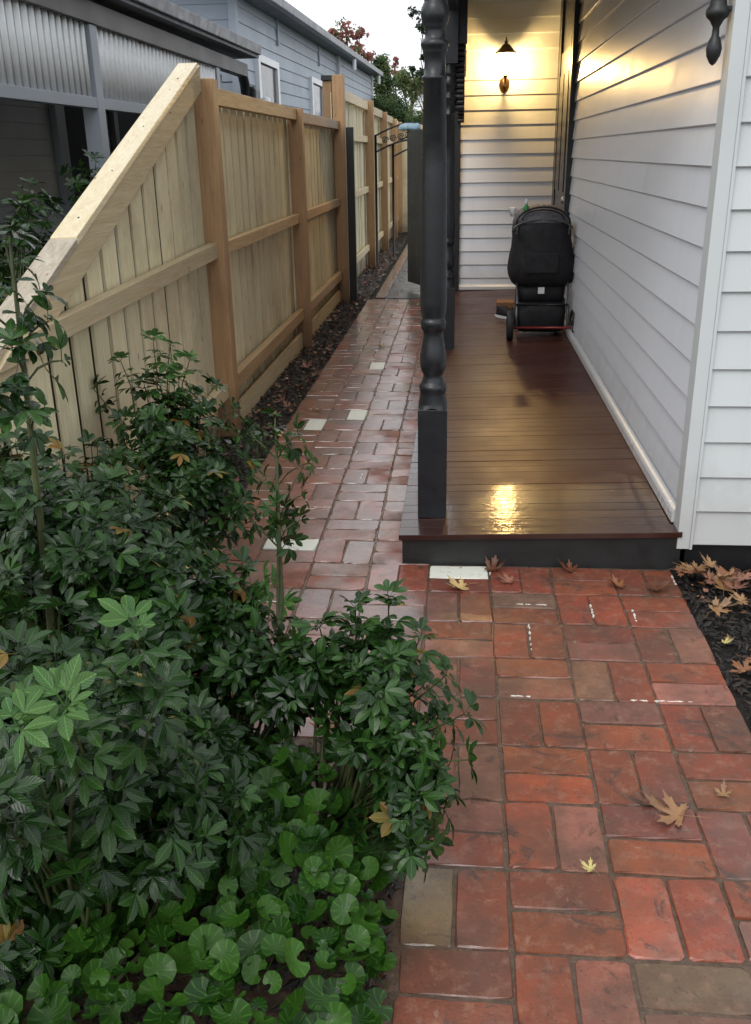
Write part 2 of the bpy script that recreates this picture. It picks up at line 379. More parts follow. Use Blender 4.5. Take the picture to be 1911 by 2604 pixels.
def thing(name, label, cat, loc=(0, 0, 0), group=None):
    o = bpy.data.objects.new(name, None); COL.objects.link(o); o.location = loc; o.empty_display_size = .1
    return tag(o, label, cat, group)
def inst(name, me, parent, mat4, color=None):
    o = bpy.data.objects.new(name, me); COL.objects.link(o)
    if parent: o.parent = parent
    o.matrix_local = mat4
    if color: o.color = (*color, 1)
    return o
def T(x, y, z, rx=0, ry=0, rz=0, s=1):
    return Matrix.LocRotScale(Vector((x, y, z)), Euler((rx, ry, rz)), Vector((s, s, s)) if isinstance(s, (int, float)) else Vector(s))
rnd = random.uniform

# ------------------------------------------------------------------ ground
g = MB().box(-150, 150, -100, 250, -.6, -.05).build('ground', 'ground'); tag(g, kind='structure')
def rough_sheet(x0, x1, y0, y1, nx, ny, z, amp, zf=None):
    m = MB(); vs = []; fs = []
    for j in range(ny + 1):
        for i in range(nx + 1):
            x = x0 + (x1 - x0) * i / nx; y = y0 + (y1 - y0) * j / ny
            zz = (zf(x, y) if zf else z) + amp * noise.noise(Vector((x * 9, y * 9, 0))) + amp * .6 * noise.noise(Vector((x * 30, y * 30, 3)))
            vs.append((x, y, zz))
    for j in range(ny):
        for i in range(nx):
            a = j * (nx + 1) + i; fs.append((a, a + 1, a + nx + 2, a + nx + 1))
    return m.add(vs, fs)
b1 = rough_sheet(-1.46, -1.062, 2.2, 22, 14, 500, -.02, .012).build('garden_bed_soil', 'soil', smooth=True); tag(b1, kind='structure')
b2 = rough_sheet(-2.2, -.115, .4, 2.27, 60, 60, -.015, .014).build('garden_bed_soil', 'soil', smooth=True); tag(b2, kind='structure')
b3 = rough_sheet(.842, 2.6, .6, 3.46, 60, 90, -.012, .016).build('garden_bed_soil', 'soil', smooth=True); tag(b3, kind='structure')

# ------------------------------------------------------------------ brick path
path = thing('brick_path', None, None); tag(path, kind='structure')
base = MB()
base.box(-1.062, .84, .9, 10.82, -.10, -.0048); base.build('joint_bed', 'mortar', path)
def brick_mesh(w, l, seed):
    """a worn brick paver, w along x, l along y, top centred on z=0"""
    rs = random.Random(seed); m = MB(); N = 3
    out = []
    hw, hl = w / 2, l / 2; c = rs.uniform(.004, .009)
    corners = [(-hw, -hl), (hw, -hl), (hw, hl), (-hw, hl)]
    for q in range(4):
        (ax, ay), (bx, by) = corners[q], corners[(q + 1) % 4]; L_ = math.hypot(bx - ax, by - ay); cc = c * rs.uniform(.5, 1.6)
        for f_ in (cc / L_, .25, .5, .75, 1 - cc / L_): out.append((ax + (bx - ax) * f_, ay + (by - ay) * f_))
    def ring(inset, z, jit):
        return [(x - math.copysign(inset, x) * (abs(x) > hw * .3) + rs.uniform(-jit, jit), y - math.copysign(inset, y) * (abs(y) > hl * .3) + rs.uniform(-jit, jit), z + rs.uniform(-.0006, .0006)) for x, y in out]
    r0 = ring(0, -.05, 0); r1 = ring(.0003, -.0038, .0018); r2 = [(x, y, 0) for x, y, z in ring(.0028, 0, .0016)]
    vs = r0 + r1 + r2; n = 20; fs = []
    for k in range(2):
        for i in range(n): fs.append((k * n + i, k * n + (i + 1) % n, (k + 1) * n + (i + 1) % n, (k + 1) * n + i))
    fs.append(tuple(2 * n + i for i in range(n)))
    m.add(vs, fs); return m
BW, BL = .1155, .2345
variants = [brick_mesh(BL, BW, i).mesh('brick', 'brick') for i in range(6)]
variants_w = [brick_mesh(BL, BW, 50 + i).mesh('painted_brick', 'white_brick') for i in range(2)]
PITX, PITY, X0, Y0 = .2395, .2435, .1285, 3.452
palette = [((.235, .054, .024), 11), ((.205, .048, .023), 9), ((.27, .066, .025), 7), ((.165, .043, .024), 4), ((.24, .095, .057), 8), ((.19, .080, .050), 3), ((.19, .11, .068), 1)]
pl = [c for c, n in palette for _ in range(n)]
bricks = []
for ci in range(-5, 4):
    x0 = X0 + ci * PITX
    for ri in range(-31, 11):
        y1 = Y0 - ri * PITY; y0 = y1 - PITY       # ri 0 is the row against the deck; negative rows run beside it
        if ri < 0 and ci > -2: continue
        if ri >= 5 and ci < -1: continue
        if ci > 2: continue
        if y1 > 10.83: continue
        vert = (ci + ri) % 2 == 0
        for k in (0, 1):
            cx, cy = x0 + PITX / 2, (y0 + y1) / 2
            if vert: x, y, rz = x0 + PITX * (.25 + .5 * k), cy, math.pi / 2
            else: x, y, rz = cx, y0 + PITY * (.25 + .5 * k), 0
            bricks.append((x, y, rz, ci, ri, k, vert))
bricks.sort(key=lambda b: b[1])
WH = [(-.85, 5.50), (-.62, 5.75), (-.67, 3.65), (.007, 3.41), (-.66, 7.34)]
SPEC = {(-.044, 1.634): (.20, .125, .06), (.48, 1.451): (.17, .10, .055), (.45, 1.60): (.35, .08, .035), (.18, 1.86): (.36, .08, .035), (.30, 1.86): (.30, .13, .08), (.24, 2.03): (.33, .078, .028), (.62, 2.48): (.33, .13, .085)}
far = MB()
for n, (x, y, rz, ci, ri, k, vert) in enumerate(bricks):
    col = random.choice(pl); white = False
    for wx, wy in WH:
        hw, hl = (.06, .12) if vert else (.12, .06)
        if abs(x - wx) < hw and abs(y - wy) < hl: white = True
    for (sx, sy), c in SPEC.items():
        hw, hl = (.06, .12) if vert else (.12, .06)
        if abs(x - sx) < hw and abs(y - sy) < hl: col = c
    if ri < 0 and ci == -5 and rnd(0, 1) < .3: col = (.24, .07, .03)
    z = rnd(-.0022, .0015)
    mat = T(x + rnd(-.0025, .0025), y + rnd(-.0025, .0025), z, R(rnd(-.7, .7)), R(rnd(-.7, .7)), rz + R(rnd(-1.1, 1.1)) + (math.pi if rnd(0, 1) < .5 else 0),
            (rnd(.975, 1.0), rnd(.97, 1.0), 1))
    if n < 296 or white:
        o = inst('painted_brick' if white else 'brick', random.choice(variants_w if white else variants), path, mat, tuple(min(1, c * rnd(.88, 1.1)) for c in col))
        if white: o['label'] = 'brick still wearing pale cream paint'
    else:
        mb = brick_mesh(BL, BW, 200 + n); far.add([mat @ Vector(v) for v in mb.v], mb.f)
fo = far.build('distant_brick', 'brick_far', path); fo['kind'] = 'stuff'
for (x, y, L_, a_) in ((.64, 2.488, .22, 0), (.245, 3.115, .055, 0), (.315, 3.115, .05, 0), (.255, 2.86, .21, 90), (.49, 3.08, .10, 90), (.635, 3.05, .09, 90), (.58, 1.345, .20, 0), (-.72, 4.085, .26, 0), (-.50, 4.55, .10, 90), (.13, 3.41, .08, 90), (.835, 3.36, .09, 90), (.20, 2.49, .06, 0), (.77, 1.62, .09, 0), (-.57, 4.95, .07, 90)):
    m = MB(); w0 = .0026; px_ = -L_ / 2
    while px_ < L_ / 2 - .004:
        q_ = min(rnd(.006, .05), L_ / 2 - px_); n_ = 5
        ring_ = [(px_ + q_ * i / n_, w0 * rnd(.2, 1.9) * (.3 if i in (0, n_) else 1), 0) for i in range(n_ + 1)] + [(px_ + q_ - q_ * i / n_, -w0 * rnd(.2, 1.8) * (.3 if i in (0, n_) else 1), 0) for i in range(n_ + 1)]
        k_ = len(ring_); zt_ = rnd(.0002, .0018); m.add([(p[0], p[1], -.006) for p in ring_] + [(p[0], p[1], zt_) for p in ring_], [tuple(range(k_, 2 * k_))[::-1]] + [(i, (i + 1) % k_, k_ + (i + 1) % k_, k_ + i) for i in range(k_)])
        px_ += q_ + rnd(.002, .018)
    o = m.build('paint_remnant', 'chalk', path); o.matrix_local = T(x, y, 0, 0, 0, R(a_)); o['label'] = 'sliver of white paint left in a brick joint'
# slate strip and its brick edging beyond the path
sp = thing('slate_paving', None, None); tag(sp, kind='structure')
MB().box(-1.0, .0, 10.84, 19.5, -.1, -.008).build('slate_bed', 'mortar', sp)
for i in range(9):
    for j in range(2):
        m = MB().box(-.86 + j * .43, -.86 + j * .43 + .422, 10.85 + i * .6, 10.85 + i * .6 + .592, -.05, .002 + rnd(-.001, .002)); m.build('slate_slab', 'slate', sp, bevel=.003)
for i in range(34):
    y = 10.97 + i * .236
    inst('edging_brick', variants[i % 6], sp, T(-.93, y, .012, 0, 0, math.pi / 2 + R(rnd(-1, 1))), (.20, .075, .045))

# mulch chips
def chips(name, boxes, n, mats=('chip', 'chip2'), size=(.008, .026), zf=lambda x, y: 0):
    m = MB()
    for (x0, x1, y0, y1, wgt) in boxes:
        for _ in range(int(n * wgt)):
            x, y = rnd(x0, x1), rnd(y0, y1); L = rnd(*size); W = L * rnd(.2, .5); H = L * rnd(.08, .25)
            e = Euler((rnd(-.6, .6), rnd(-.6, .6), rnd(0, 6.28))).to_matrix(); c = Vector((x, y, zf(x, y) + rnd(-.006, .012)))
            pts = [c + e @ Vector(p) for p in ((-L, 0, 0), (0, -W, rnd(0, H)), (L, rnd(-W, W) * .5, 0), (0, W, rnd(0, H)), (0, 0, H * 1.5))]
            mi = 0 if rnd(0, 1) < .8 else 1
            m.add(pts, [(0, 1, 4), (1, 2, 4), (2, 3, 4), (3, 0, 4)], mi)
    o = m.build(name, list(mats)); tag(o, kind='stuff'); return o
tag(chips('bark_mulch', [(-1.42, -1.065, 2.3, 5.5, .22), (-1.42, -1.065, 5.5, 11, .25), (-1.40, -1.0, 11, 20, .08), (.848, 1.9, 1.4, 3.44, .3), (-1.3, -.12, .9, 2.24, .15)], 26000), 'black wet bark mulch strewn over the garden beds')

# ------------------------------------------------------------------ fallen leaves
def dead_leaf(seed, L=.13, lobes=3):
    """a dried maple or pin oak leaf: pointed lobes round a middle, gently curled"""
    rs = random.Random(seed); m = MB(); out = []
    dirs = [(-142, .34), (-100, .62), (-48, .86), (0, 1.0), (48, .86), (100, .62), (142, .34)]
    if lobes == 2: dirs = dirs[1:6]
    def P(a, r): a = R(a); return (math.sin(a) * r * L * .52, math.cos(a) * r * L * .55)
    for i, (a, r) in enumerate(dirs):
        r *= rs.uniform(.82, 1.1); a += rs.uniform(-6, 6)
        out.append(P(a - 17, r * .50)); out.append(P(a - 15, r * .74)); out.append(P(a - 6, r * .72)); out.append(P(a, r)); out.append(P(a + 7, r * .70)); out.append(P(a + 15, r * .76)); out.append(P(a + 16, r * .48))
        if i < len(dirs) - 1: out.append(P(a / 2 + dirs[i + 1][0] / 2, rs.uniform(.20, .30)))
    out.append(P(180, .12))
    cx = rs.uniform(1.5, 13) * rs.choice([1, 1, 1, -.3]); cy = rs.uniform(-2, 9); tw = rs.uniform(-5, 5); ph = rs.uniform(0, 6)
    def lift(x, y): return x * x * cx + y * y * cy + x * y * tw + .004 * math.sin(x * 70 + ph) * math.cos(y * 60 + ph)
    n = len(out); vs = [(0, 0, lift(0, 0) - .001)]
    for f_ in (.5, 1):
        for (x, y) in out: vs.append((x * f_, y * f_, lift(x * f_, y * f_)))
    fs = [(0, 1 + (i + 1) % n, 1 + i) for i in range(n)] + [(1 + i, 1 + (i + 1) % n, 1 + n + (i + 1) % n, 1 + n + i) for i in range(n)]
    m.add(vs, fs)
    m.tube([(0, 0, lift(0, 0)), (rs.uniform(-.01, .01), -L * .22, lift(0, -L * .22) + .002), (rs.uniform(-.015, .015), -L * .42, lift(0, 0) + .003)], .0009, 4)
    zmin = min(v[2] for v in m.v); m.v = [(x, y, z - zmin) for x, y, z in m.v]
    return m
dl_mesh = [dead_leaf(i, rnd(.10, .14), [3, 2, 3, 4, 2, 3, 4, 3, 2, 3][i]).mesh('fallen_leaf', 'dead', smooth=True) for i in range(10)]
def fallen(x, y, z, s, col, label, group=None, rz=None, tilt=6):
    o = inst('fallen_leaf', random.choice(dl_mesh), None, T(x, y, z, R(rnd(-tilt, tilt)), R(rnd(-tilt, tilt)), rnd(0, 6.28) if rz is None else rz, s * 1.12), tuple(q * .82 for q in col))
    tag(o, label, 'leaf', group or 'fallen oak leaves'); return o
ORG, TAN, PNK, YEL, BRN = (.30, .12, .045), (.36, .20, .085), (.34, .15, .10), (.62, .52, .18), (.15, .055, .025)
CN = {ORG: 'orange', TAN: 'tan', PNK: 'pinkish', BRN: 'dark brown', YEL: 'yellow'}
fallen(.023, 3.235, .006, 1.0, (.60, .42, .17), 'tan oak leaf lying on brick just below the deck and its white brick', rz=1.9)
fallen(.205, 3.30, .006, .85, PNK, 'pinkish oak leaf against the foot of the dark deck, near the tan leaf', rz=1.4)
fallen(.319, 1.751, .006, .55, YEL, 'small yellow leaf alone on the bare red bricks in front', rz=.8)
fallen(.56, 1.95, .008, 1.1, (.34, .17, .07), 'large curled tan leaf on the bricks, near the bed of black mulch', rz=1.25, tilt=4)
fallen(.50, 2.0, .006, .8, BRN, 'dark brown broken leaf touching the large curled tan leaf', rz=.3)
fallen(.69, 2.04, .006, .45, TAN, 'small tan leaf scrap on a pale pink brick at the path edge')
fallen(.14, 3.40, .008, .9, BRN, 'brown leaf tucked under the deck fascia beside the white brick')
fallen(.45, 3.41, .008, .8, (.17, .05, .02), 'dark brown leaf against the middle of the deck fascia')
fallen(.62, 3.28, .006, .8, ORG, 'orange brown leaf on bricks near the corner of the deck')
fallen(.74, 3.25, .008, 1.0, BRN, 'dark curled leaf on the last brick before the mulch corner')
fallen(.89, 2.83, .02, .38, YEL, 'tiny bright yellow leaf on black mulch')
def szw(v): return 'small' if v < .95 else ('large' if v > 1.12 else 'mid sized')
for k in range(22):
    x, y, v, c = .93 + rnd(-.09, .28), 3.36 + rnd(-.17, .06), rnd(.75, 1.15), random.choice([TAN, ORG, PNK, ORG, TAN])
    w_ = 'by the deck' if x < .93 else ('against the plinth' if y > 3.34 else 'in front')
    fallen(x, y, .02 + rnd(0, .05), v, c, f'{szw(v)} {CN[c]} oak leaf heaped at the house corner, {w_}', 'oak leaves piled at the house corner', tilt=16)
for k in range(30):
    x, y, v, c = rnd(.88, 1.32), rnd(1.9, 3.15), rnd(.65, 1.1), random.choice([TAN, ORG, PNK, BRN, ORG])
    w_ = 'beside the bricks' if x < 1.0 else 'away from the bricks'; w2 = 'nearer the wall' if y > 2.7 else 'nearer the front'
    fallen(x, y, .016 + rnd(0, .02), v, c, f'{szw(v)} {CN[c]} oak leaf on mulch {w_}, {w2}', 'oak leaves on the mulch by the front wall', tilt=18)
for i, (x, y) in enumerate(((-1.17, 5.7), (-1.12, 5.9), (-1.2, 6.05), (-1.25, 6.3), (-1.14, 6.4), (-1.28, 6.7), (-1.1, 6.85), (-1.2, 7.1))):
    c = [PNK, ORG, PNK, PNK, ORG, PNK, ORG, PNK][i]; v = [1.2, .85, .9, 1.15, 1.1, .8, .85, 1.2][i]
    fallen(x, y, .012, v, c, f'{szw(v)} {CN[c]} leaf on the fence side mulch, ' + ['nearest to the shrubs', 'beside the brick edge', 'in the middle of the cluster', 'close under the palings', 'between the cluster and the bricks', 'pushed against the fence', 'at the brick edge, farther along', 'farthest along of the cluster'][i], 'pink oak leaves below the fence', tilt=15)
fallen(-1.13, 4.35, .012, 1.1, PNK, 'large pink leaf on the mulch edge among the shrub leaves'); fallen(-1.1, 3.75, .012, 1, ORG, 'orange leaf at the mulch edge next to the path, partly under the shrub')
fallen(-.79, 4.7, .006, .9, ORG, 'orange leaf on bricks beside the thin upright shrub stem')
fallen(-.93, 5.85, .006, .7, TAN, 'tan leaf on bricks just past the square painted brick')
fallen(-.70, 8.0, .006, .9, YEL, 'yellowish leaf on the far bricks beyond the post')
fallen(-.36, 2.25, .02, .9, ORG, 'orange leaf on bricks seen through gaps in the shrub')
fallen(-.45, 2.05, .03, 1, (.45, .22, .10), 'tan leaf on mulch under the shrub, by the path'); fallen(-.36, 1.98, .03, .9, BRN, 'brown leaf half hidden under the shrub beside the bricks')
fallen(-1.02, 1.52, .60, .9, ORG, 'orange leaf caught on top of the dark shrub', rz=.5, tilt=25)
for k in range(7):
    c = random.choice([BRN, ORG, BRN]); fallen(-.30 + .024 * k, rnd(1.18, 1.36), .02 + rnd(0, .03), rnd(.7, 1), c, f'{CN[c]} leaf under the round leaved ground cover, ' + ('deep under its leaves' if k < 3 else ('nearest to the bricks' if k > 5 else 'in its open gap')), 'leaves under the ground cover', tilt=25)
lit = MB()
for (x0, x1, y0, y1, n, s0, s1) in ((-1.4, -1.07, 4.6, 10.5, 330, .12, .55), (-1.4, -1.02, 10.5, 16, 420, .15, .5), (-.9, -.5, 11, 14, 60, .15, .3), (-1.05, -.3, 8, 10.8, 40, .12, .3), (-1.05, -.2, 4, 8, 22, .1, .22), (.86, 1.5, 1.5, 3.4, 150, .10, .40), (-1.2, -.14, 1.1, 2.2, 60, .1, .4)):
    for _ in range(n):
        src = dead_leaf(random.randrange(5)); mt = T(rnd(x0, x1), rnd(y0, y1), .012 + rnd(0, .01), R(rnd(-25, 25)), R(rnd(-25, 25)), rnd(0, 6.28), rnd(s0, s1) * (1.4 if y0 > 10 else 1))
        lit.add([mt @ Vector(v) for v in src.v], src.f)
tag(lit.build('leaf_litter', 'litter'), 'small scraps of dead leaf littering the mulch strip along the fence', kind='stuff')

# ------------------------------------------------------------------ our house
house = thing('weatherboard_house', 'light grey weatherboard house with a side verandah and white skirting', 'house', (.87, 3.46, 0))
def hb(mb, name, mat, **kw):
    o = mb.build(name, mat, None, **kw); o.parent = house; o.matrix_parent_inverse = house.matrix_world.inverted(); o.matrix_parent_inverse = Matrix.Translation((-.87, -3.46, 0)); return o
def board_prof(h, lip=.017, gap=.007):
    # (depth into the wall, height): lower edge proud, top tucked behind the next board
    return [(.0025, 0), (0, .003), (lip - .004, h - gap), (lip - .004, h + .004), (lip + .02, h + .004), (lip + .02, -gap + .001), (lip, -gap + .001), (lip, 0)]
Z0, PZ = .105, .139
# backing cores
def wavy(n, seed): return [rnd(-.0012, .0012) for _ in range(n)]
hb(MB().box(.905, 4.0, 3.50, 8.22, .02, 3.4), 'wall_core', 'white')
hb(MB().box(.96, 4.0, 8.25, 12, .02, 3.4), 'wall_core', 'white')
hb(MB().box(-.10, .96, 10.487, 12, .02, 3.4), 'wall_core', 'white')
for k in range(0, 22):
    z = Z0 + PZ * k
    cut = {4: 5.9, 7: 6.6, 9: 4.9, 12: 6.2, 15: 5.3, 17: 6.9}.get(k)
    for (ya, yb) in ([(3.545, cut - .0012), (cut + .0012, 8.2)] if cut else [(3.545, 8.2)]):
        if z + PZ > .2: hb(MB().prism(board_prof(PZ), ya, yb, lambda u, v, a, z=z: (.87 + u, a, z + v)), 'weatherboard', 'white')
    if k < 16: hb(MB().prism(board_prof(PZ), .915, 3.2, lambda u, v, a, z=z: (a, 3.46 + u, z + v)), 'weatherboard', 'whitef')
    zb = .130 + .14 * k
    hb(MB().prism(board_prof(.14), -.035, .935, lambda u, v, a, z=zb: (a, 10.45 + u, z + v)), 'weatherboard', 'white')
hb(MB().box(.857, .905, 3.452, 3.541, .09, 3.3), 'corner_board', 'whitef', bevel=.002)
hb(MB().box(.9052, .9148, 3.449, 3.5, .09, 3.3), 'corner_bead', 'whitef')
hb(MB().prism([(0, .0), (0, .038), (.006, .05), (.018, .056), (.03, .056), (.03, 0)], 3.543, 8.19, lambda u, v, a: (.846 + u, a, .168 + v)), 'skirting', 'trim')
hb(MB().prism([(0, .0), (0, .03), (.02, .05), (.03, .05), (.03, 0)], -.03, .84, lambda u, v, a: (a, 10.425 + u, .150 + v)), 'skirting', 'trim')
hb(MB().box(.90, 3.3, 3.49, 3.56, -.05, .098), 'plinth', 'plinth')
# recessed entrance on the verandah side wall
hb(MB().box(.835, .90, 8.202, 8.30, .15, 3.2), 'architrave', 'char', bevel=.006)
hb(MB().tube([(.862, 8.36, .16), (.862, 8.36, 2.5), (.885, 8.36, 2.62)], .018, 12), 'door_moulding', 'char', smooth=True)
hb(MB().tube([(.905, 8.86, .16), (.905, 8.86, 2.45), (.925, 8.84, 2.58)], .018, 12), 'door_moulding', 'char', smooth=True)
hb(MB().box(.925, .958, 8.302, 10.43, .15, 3.2), 'entrance_panel', 'char')
door = MB(); door.box(.905, .923, 8.95, 9.85, .2, 2.4)
for zz in ((.35, 1.0), (1.2, 2.2)):
    for yy in ((9.02, 9.36), (9.44, 9.78)):
        door.box(.893, .9045, yy[0], yy[1], *zz)
do = hb(door, 'door', 'char', bevel=.003)
kn = MB().lathe([(1.12, .004), (1.125, .02), (1.15, .03), (1.175, .02), (1.18, .004)], (.868, 8.62), 14).build('door_handle', 'alu', do, smooth=True)
kn.matrix_parent_inverse = Matrix.Identity(4)
hb(MB().box(.902, .924, 9.95, 10.05, .16, 3.2), 'architrave', 'char', bevel=.004)
hb(MB().box(-.125, -.036, 10.40, 10.50, .12, 3.2), 'corner_stud', 'char', bevel=.004)
# verandah roof and valances
rf = MB(); rf.hexa([(-.17, 3.50, 3.12), (.9, 3.50, 3.12), (.9, 10.5, 3.12), (-.17, 10.5, 3.12), (-.17, 3.50, 3.18), (.9, 3.50, 3.45), (.9, 10.5, 3.45), (-.17, 10.5, 3.18)])
hb(rf, 'verandah_roof', 'trim')
hb(MB().box(-.115, .012, 7.27, 10.395, 2.26, 3.018), 'side_valance', 'char', bevel=.004)
hb(MB().box(-.115, -.06, 3.70, 7.13, 2.45, 3.018), 'side_valance', 'char')
hb(MB().box(-.04, .850, 3.60, 3.66, 2.32, 3.018), 'front_valance', 'char')
def bracket(yw, dirn, name='lace_bracket'):
    m = MB(); cell = .035
    for i in range(9):
        for j in range(12):
            u = i * cell; v = j * cell
            if (u / .32) ** 1.3 + (v / .42) ** 1.1 > 1.05: continue
            y = yw + dirn * (u + cell / 2); z = 2.255 - v - cell / 2; t = (.018 if (i + j) % 2 else .010)
            m.tube([(-.05 - t, y, z), (-.05 + t + .03, y, z)], cell * (.56 if (i + j) % 2 else .45), 8)
    return hb(m, name, 'char')
bracket(10.39, -1); bracket(7.27, 1)
# turned drop against the wall at the front of the verandah
hb(MB().lathe([(1.812, .002), (1.818, .010), (1.84, .022), (1.862, .026), (1.885, .020), (1.90, .012), (1.925, .011), (1.945, .022), (1.955, .034), (1.965, .038), (1.978, .036), (1.988, .028), (2.01, .024), (2.02, .030), (2.05, .033), (2.32, .033)], (.815, 3.50), 20), 'turned_drop', 'char2', smooth=True)
hb(MB().box(.80, .8565, 3.485, 3.515, 1.972, 1.985), 'drop_bracket', 'char2')
# deck
deck = thing('timber_deck', 'dark red brown timber deck, wet and shining at its near end', 'deck', (0, 0, 0))
def dz(x): return .130 + (x + .22) * (.163 - .130) / 1.09
y = 3.445; k = 0
while y < 10.38:
    wb = .0855; o = rnd(-.0008, .0008)
    tl = rnd(-.0007, .0007); xl, xr = -.235, .872 if y < 3.54 else .868
    m = MB().hexa([(xl, y, dz(xl) - .022), (xr, y, dz(xr) - .022), (xr, y + wb - .0022, dz(xr) - .022), (xl, y + wb - .0022, dz(xl) - .022),
                   (xl, y, dz(xl) + o + tl), (xr, y, dz(xr) + o + tl), (xr, y + wb - .0022, dz(xr) + o + rnd(-.0006, .0006)), (xl, y + wb - .0022, dz(xl) + o)])
    m.build('deck_board', 'deck', deck, bevel=.001); y += wb; k += 1
MB().hexa([(-.222, 3.462, -.02), (.876, 3.462, -.02), (.876, 3.49, -.02), (-.222, 3.49, -.02), (-.222, 3.462, .108), (.876, 3.462, .139), (.876, 3.49, .139), (-.222, 3.49, .108)]).build('front_fascia', 'char2', deck, bevel=.003)
MB().box(-.222, -.195, 3.492, 10.4, -.02, .106).build('side_fascia', 'char2', deck)

# turned verandah posts
def post_prof(zb):
    return [(.612, .057), (.65, .0505), (.660, .0515), (.668, .0545), (.680, .0550), (.691, .0515), (.694, .046), (.703, .0435), (.712, .041), (.724, .038), (.733, .040), (.745, .0465), (.765, .051), (.785, .0525), (.81, .0515),
            (.835, .047), (.86, .0425), (.885, .0392), (.905, .0405), (.909, .0455), (.918, .0475), (.926, .0500), (.938, .0505), (.945, .048), (.949, .0445), (.958, .0455), (.985, .050), (1.02, .0520), (1.12, .0518), (1.5, .0465), (1.795, .0405), (1.799, .0445), (1.806, .0465), (1.812, .044),
            (1.816, .039), (1.85, .0375), (1.876, .038), (1.881, .0415), (1.892, .0435), (1.899, .0440), (1.905, .0490), (1.914, .0510), (1.922, .0495), (1.929, .041), (1.937, .0362), (1.955, .0365), (1.963, .0375), (1.968, .0405), (1.972, .040),
            (1.985, .0465), (2.005, .0505), (2.025, .049), (2.042, .042), (2.046, .039), (2.056, .0385), (2.06, .044), (2.075, .046), (2.09, .042), (2.13, .040)]
def post(cx, cy, label):
    t = thing('verandah_post', label, 'post', (cx, cy, dz(cx)), 'turned charcoal verandah posts')
    h = .0585; zb = dz(cx) - .002
    b = MB(); b.box(-h, h, -h, h, 0, .595 - zb)
    # rounded shoulders where the square meets the turning
    n = 28; ring0 = []; ring1 = []
    for i in range(n):
        a = 2 * math.pi * i / n; c, s_ = math.cos(a), math.sin(a); q = h / max(abs(c), abs(s_))
        ring0.append((q * c, q * s_, .585 - zb + .028 * (1 - (q - h) / (h * .4142)) - .012)); ring1.append((.056 * c, .056 * s_, .613 - zb))
    b.add(ring0 + ring1, [(i, (i + 1) % n, n + (i + 1) % n, n + i) for i in range(n)])
    b.build('base_block', 'char', t, bevel=.0025)
    MB().lathe([(z - zb, r) for z, r in post_prof(zb)], (0, 0), 36).build('turned_shaft', 'char', t, smooth=True, angle=60)
    MB().box(-h, h, -h, h, 2.131 - zb, 3.018 - zb).build('top_block', 'char', t, bevel=.0025)
post(-.108, 3.685, 'charcoal turned timber verandah post standing at the near wet corner of the deck')
post(-.108, 7.26, 'charcoal turned verandah post farther along the deck, half hidden behind the nearer one')

# wall lantern
LX, LY = .398, 10.24
lan = thing('wall_lantern', 'lit brass coach lantern glowing yellow on the verandah end wall', 'lamp', (LX, 10.43, 2.2))
def lb(mb, n, m, **k):
    o = mb.build(n, m, None, **k); o.parent = lan; o.matrix_parent_inverse = Matrix.Translation((-LX, -10.43, -2.2)); return o
lb(MB().lathe([(2.452, .100), (2.462, .102), (2.475, .088), (2.50, .062), (2.515, .048), (2.53, .034), (2.535, .020), (2.552, .016), (2.558, .022), (2.566, .010), (2.60, .004)], (LX, LY), 8), 'hood', 'brass')
lb(MB().lathe([(2.262, .026), (2.30, .056), (2.36, .080), (2.449, .084)], (LX, LY), 6), 'glass', 'lampglass')
for kk in range(6):
    a = math.pi / 3 * kk; lb(MB().tube([(LX + .027 * math.cos(a), LY + .027 * math.sin(a), 2.262), (LX + .083 * math.cos(a), LY + .083 * math.sin(a), 2.36), (LX + .087 * math.cos(a), LY + .087 * math.sin(a), 2.45)], .0022, 5), 'glazing_bar', 'brass')
lb(MB().lathe([(2.225, .010), (2.235, .016), (2.248, .024), (2.260, .026)], (LX, LY), 12), 'base_cup', 'brass', smooth=True)
lb(MB().tube([(LX, LY, 2.226), (LX, LY + .02, 2.19), (LX, LY + .08, 2.17), (LX, 10.40, 2.19)], [.012, .013, .012, .012], 10), 'arm', 'brass', smooth=True)
bp = MB(); n = 20; rings = []
for d, sc in ((10.448, 1), (10.435, .96), (10.425, .7), (10.415, .3)):
    rings.append([(LX + .052 * sc * math.cos(6.2832 * i / n), d, 2.195 + (.082 if math.sin(6.2832 * i / n) < 0 else .06) * sc * math.sin(6.2832 * i / n)) for i in range(n)])
bp.add([p for r_ in rings for p in r_], [(j * n + i, j * n + (i + 1) % n, (j + 1) * n + (i + 1) % n, (j + 1) * n + i) for j in range(3) for i in range(n)] + [tuple(3 * n + i for i in range(n))])
lb(bp, 'back_plate', 'brass', smooth=True)
lb(MB().lathe([(2.30, .006), (2.315, .016), (2.34, .024), (2.37, .026), (2.395, .018), (2.405, .004)], (LX, LY), 14), 'bulb', 'bulb', smooth=True)
pd = bpy.data.lights.new('lantern_light', 'POINT'); pd.energy = 56; pd.color = (1, .61, .20); pd.shadow_soft_size = .035
po = bpy.data.objects.new('lantern_light', pd); COL.objects.link(po); po.location = (LX, LY, 2.36)
bpy.data.objects['bulb'].visible_shadow = True
po.location = (LX, LY - .032, 2.36)

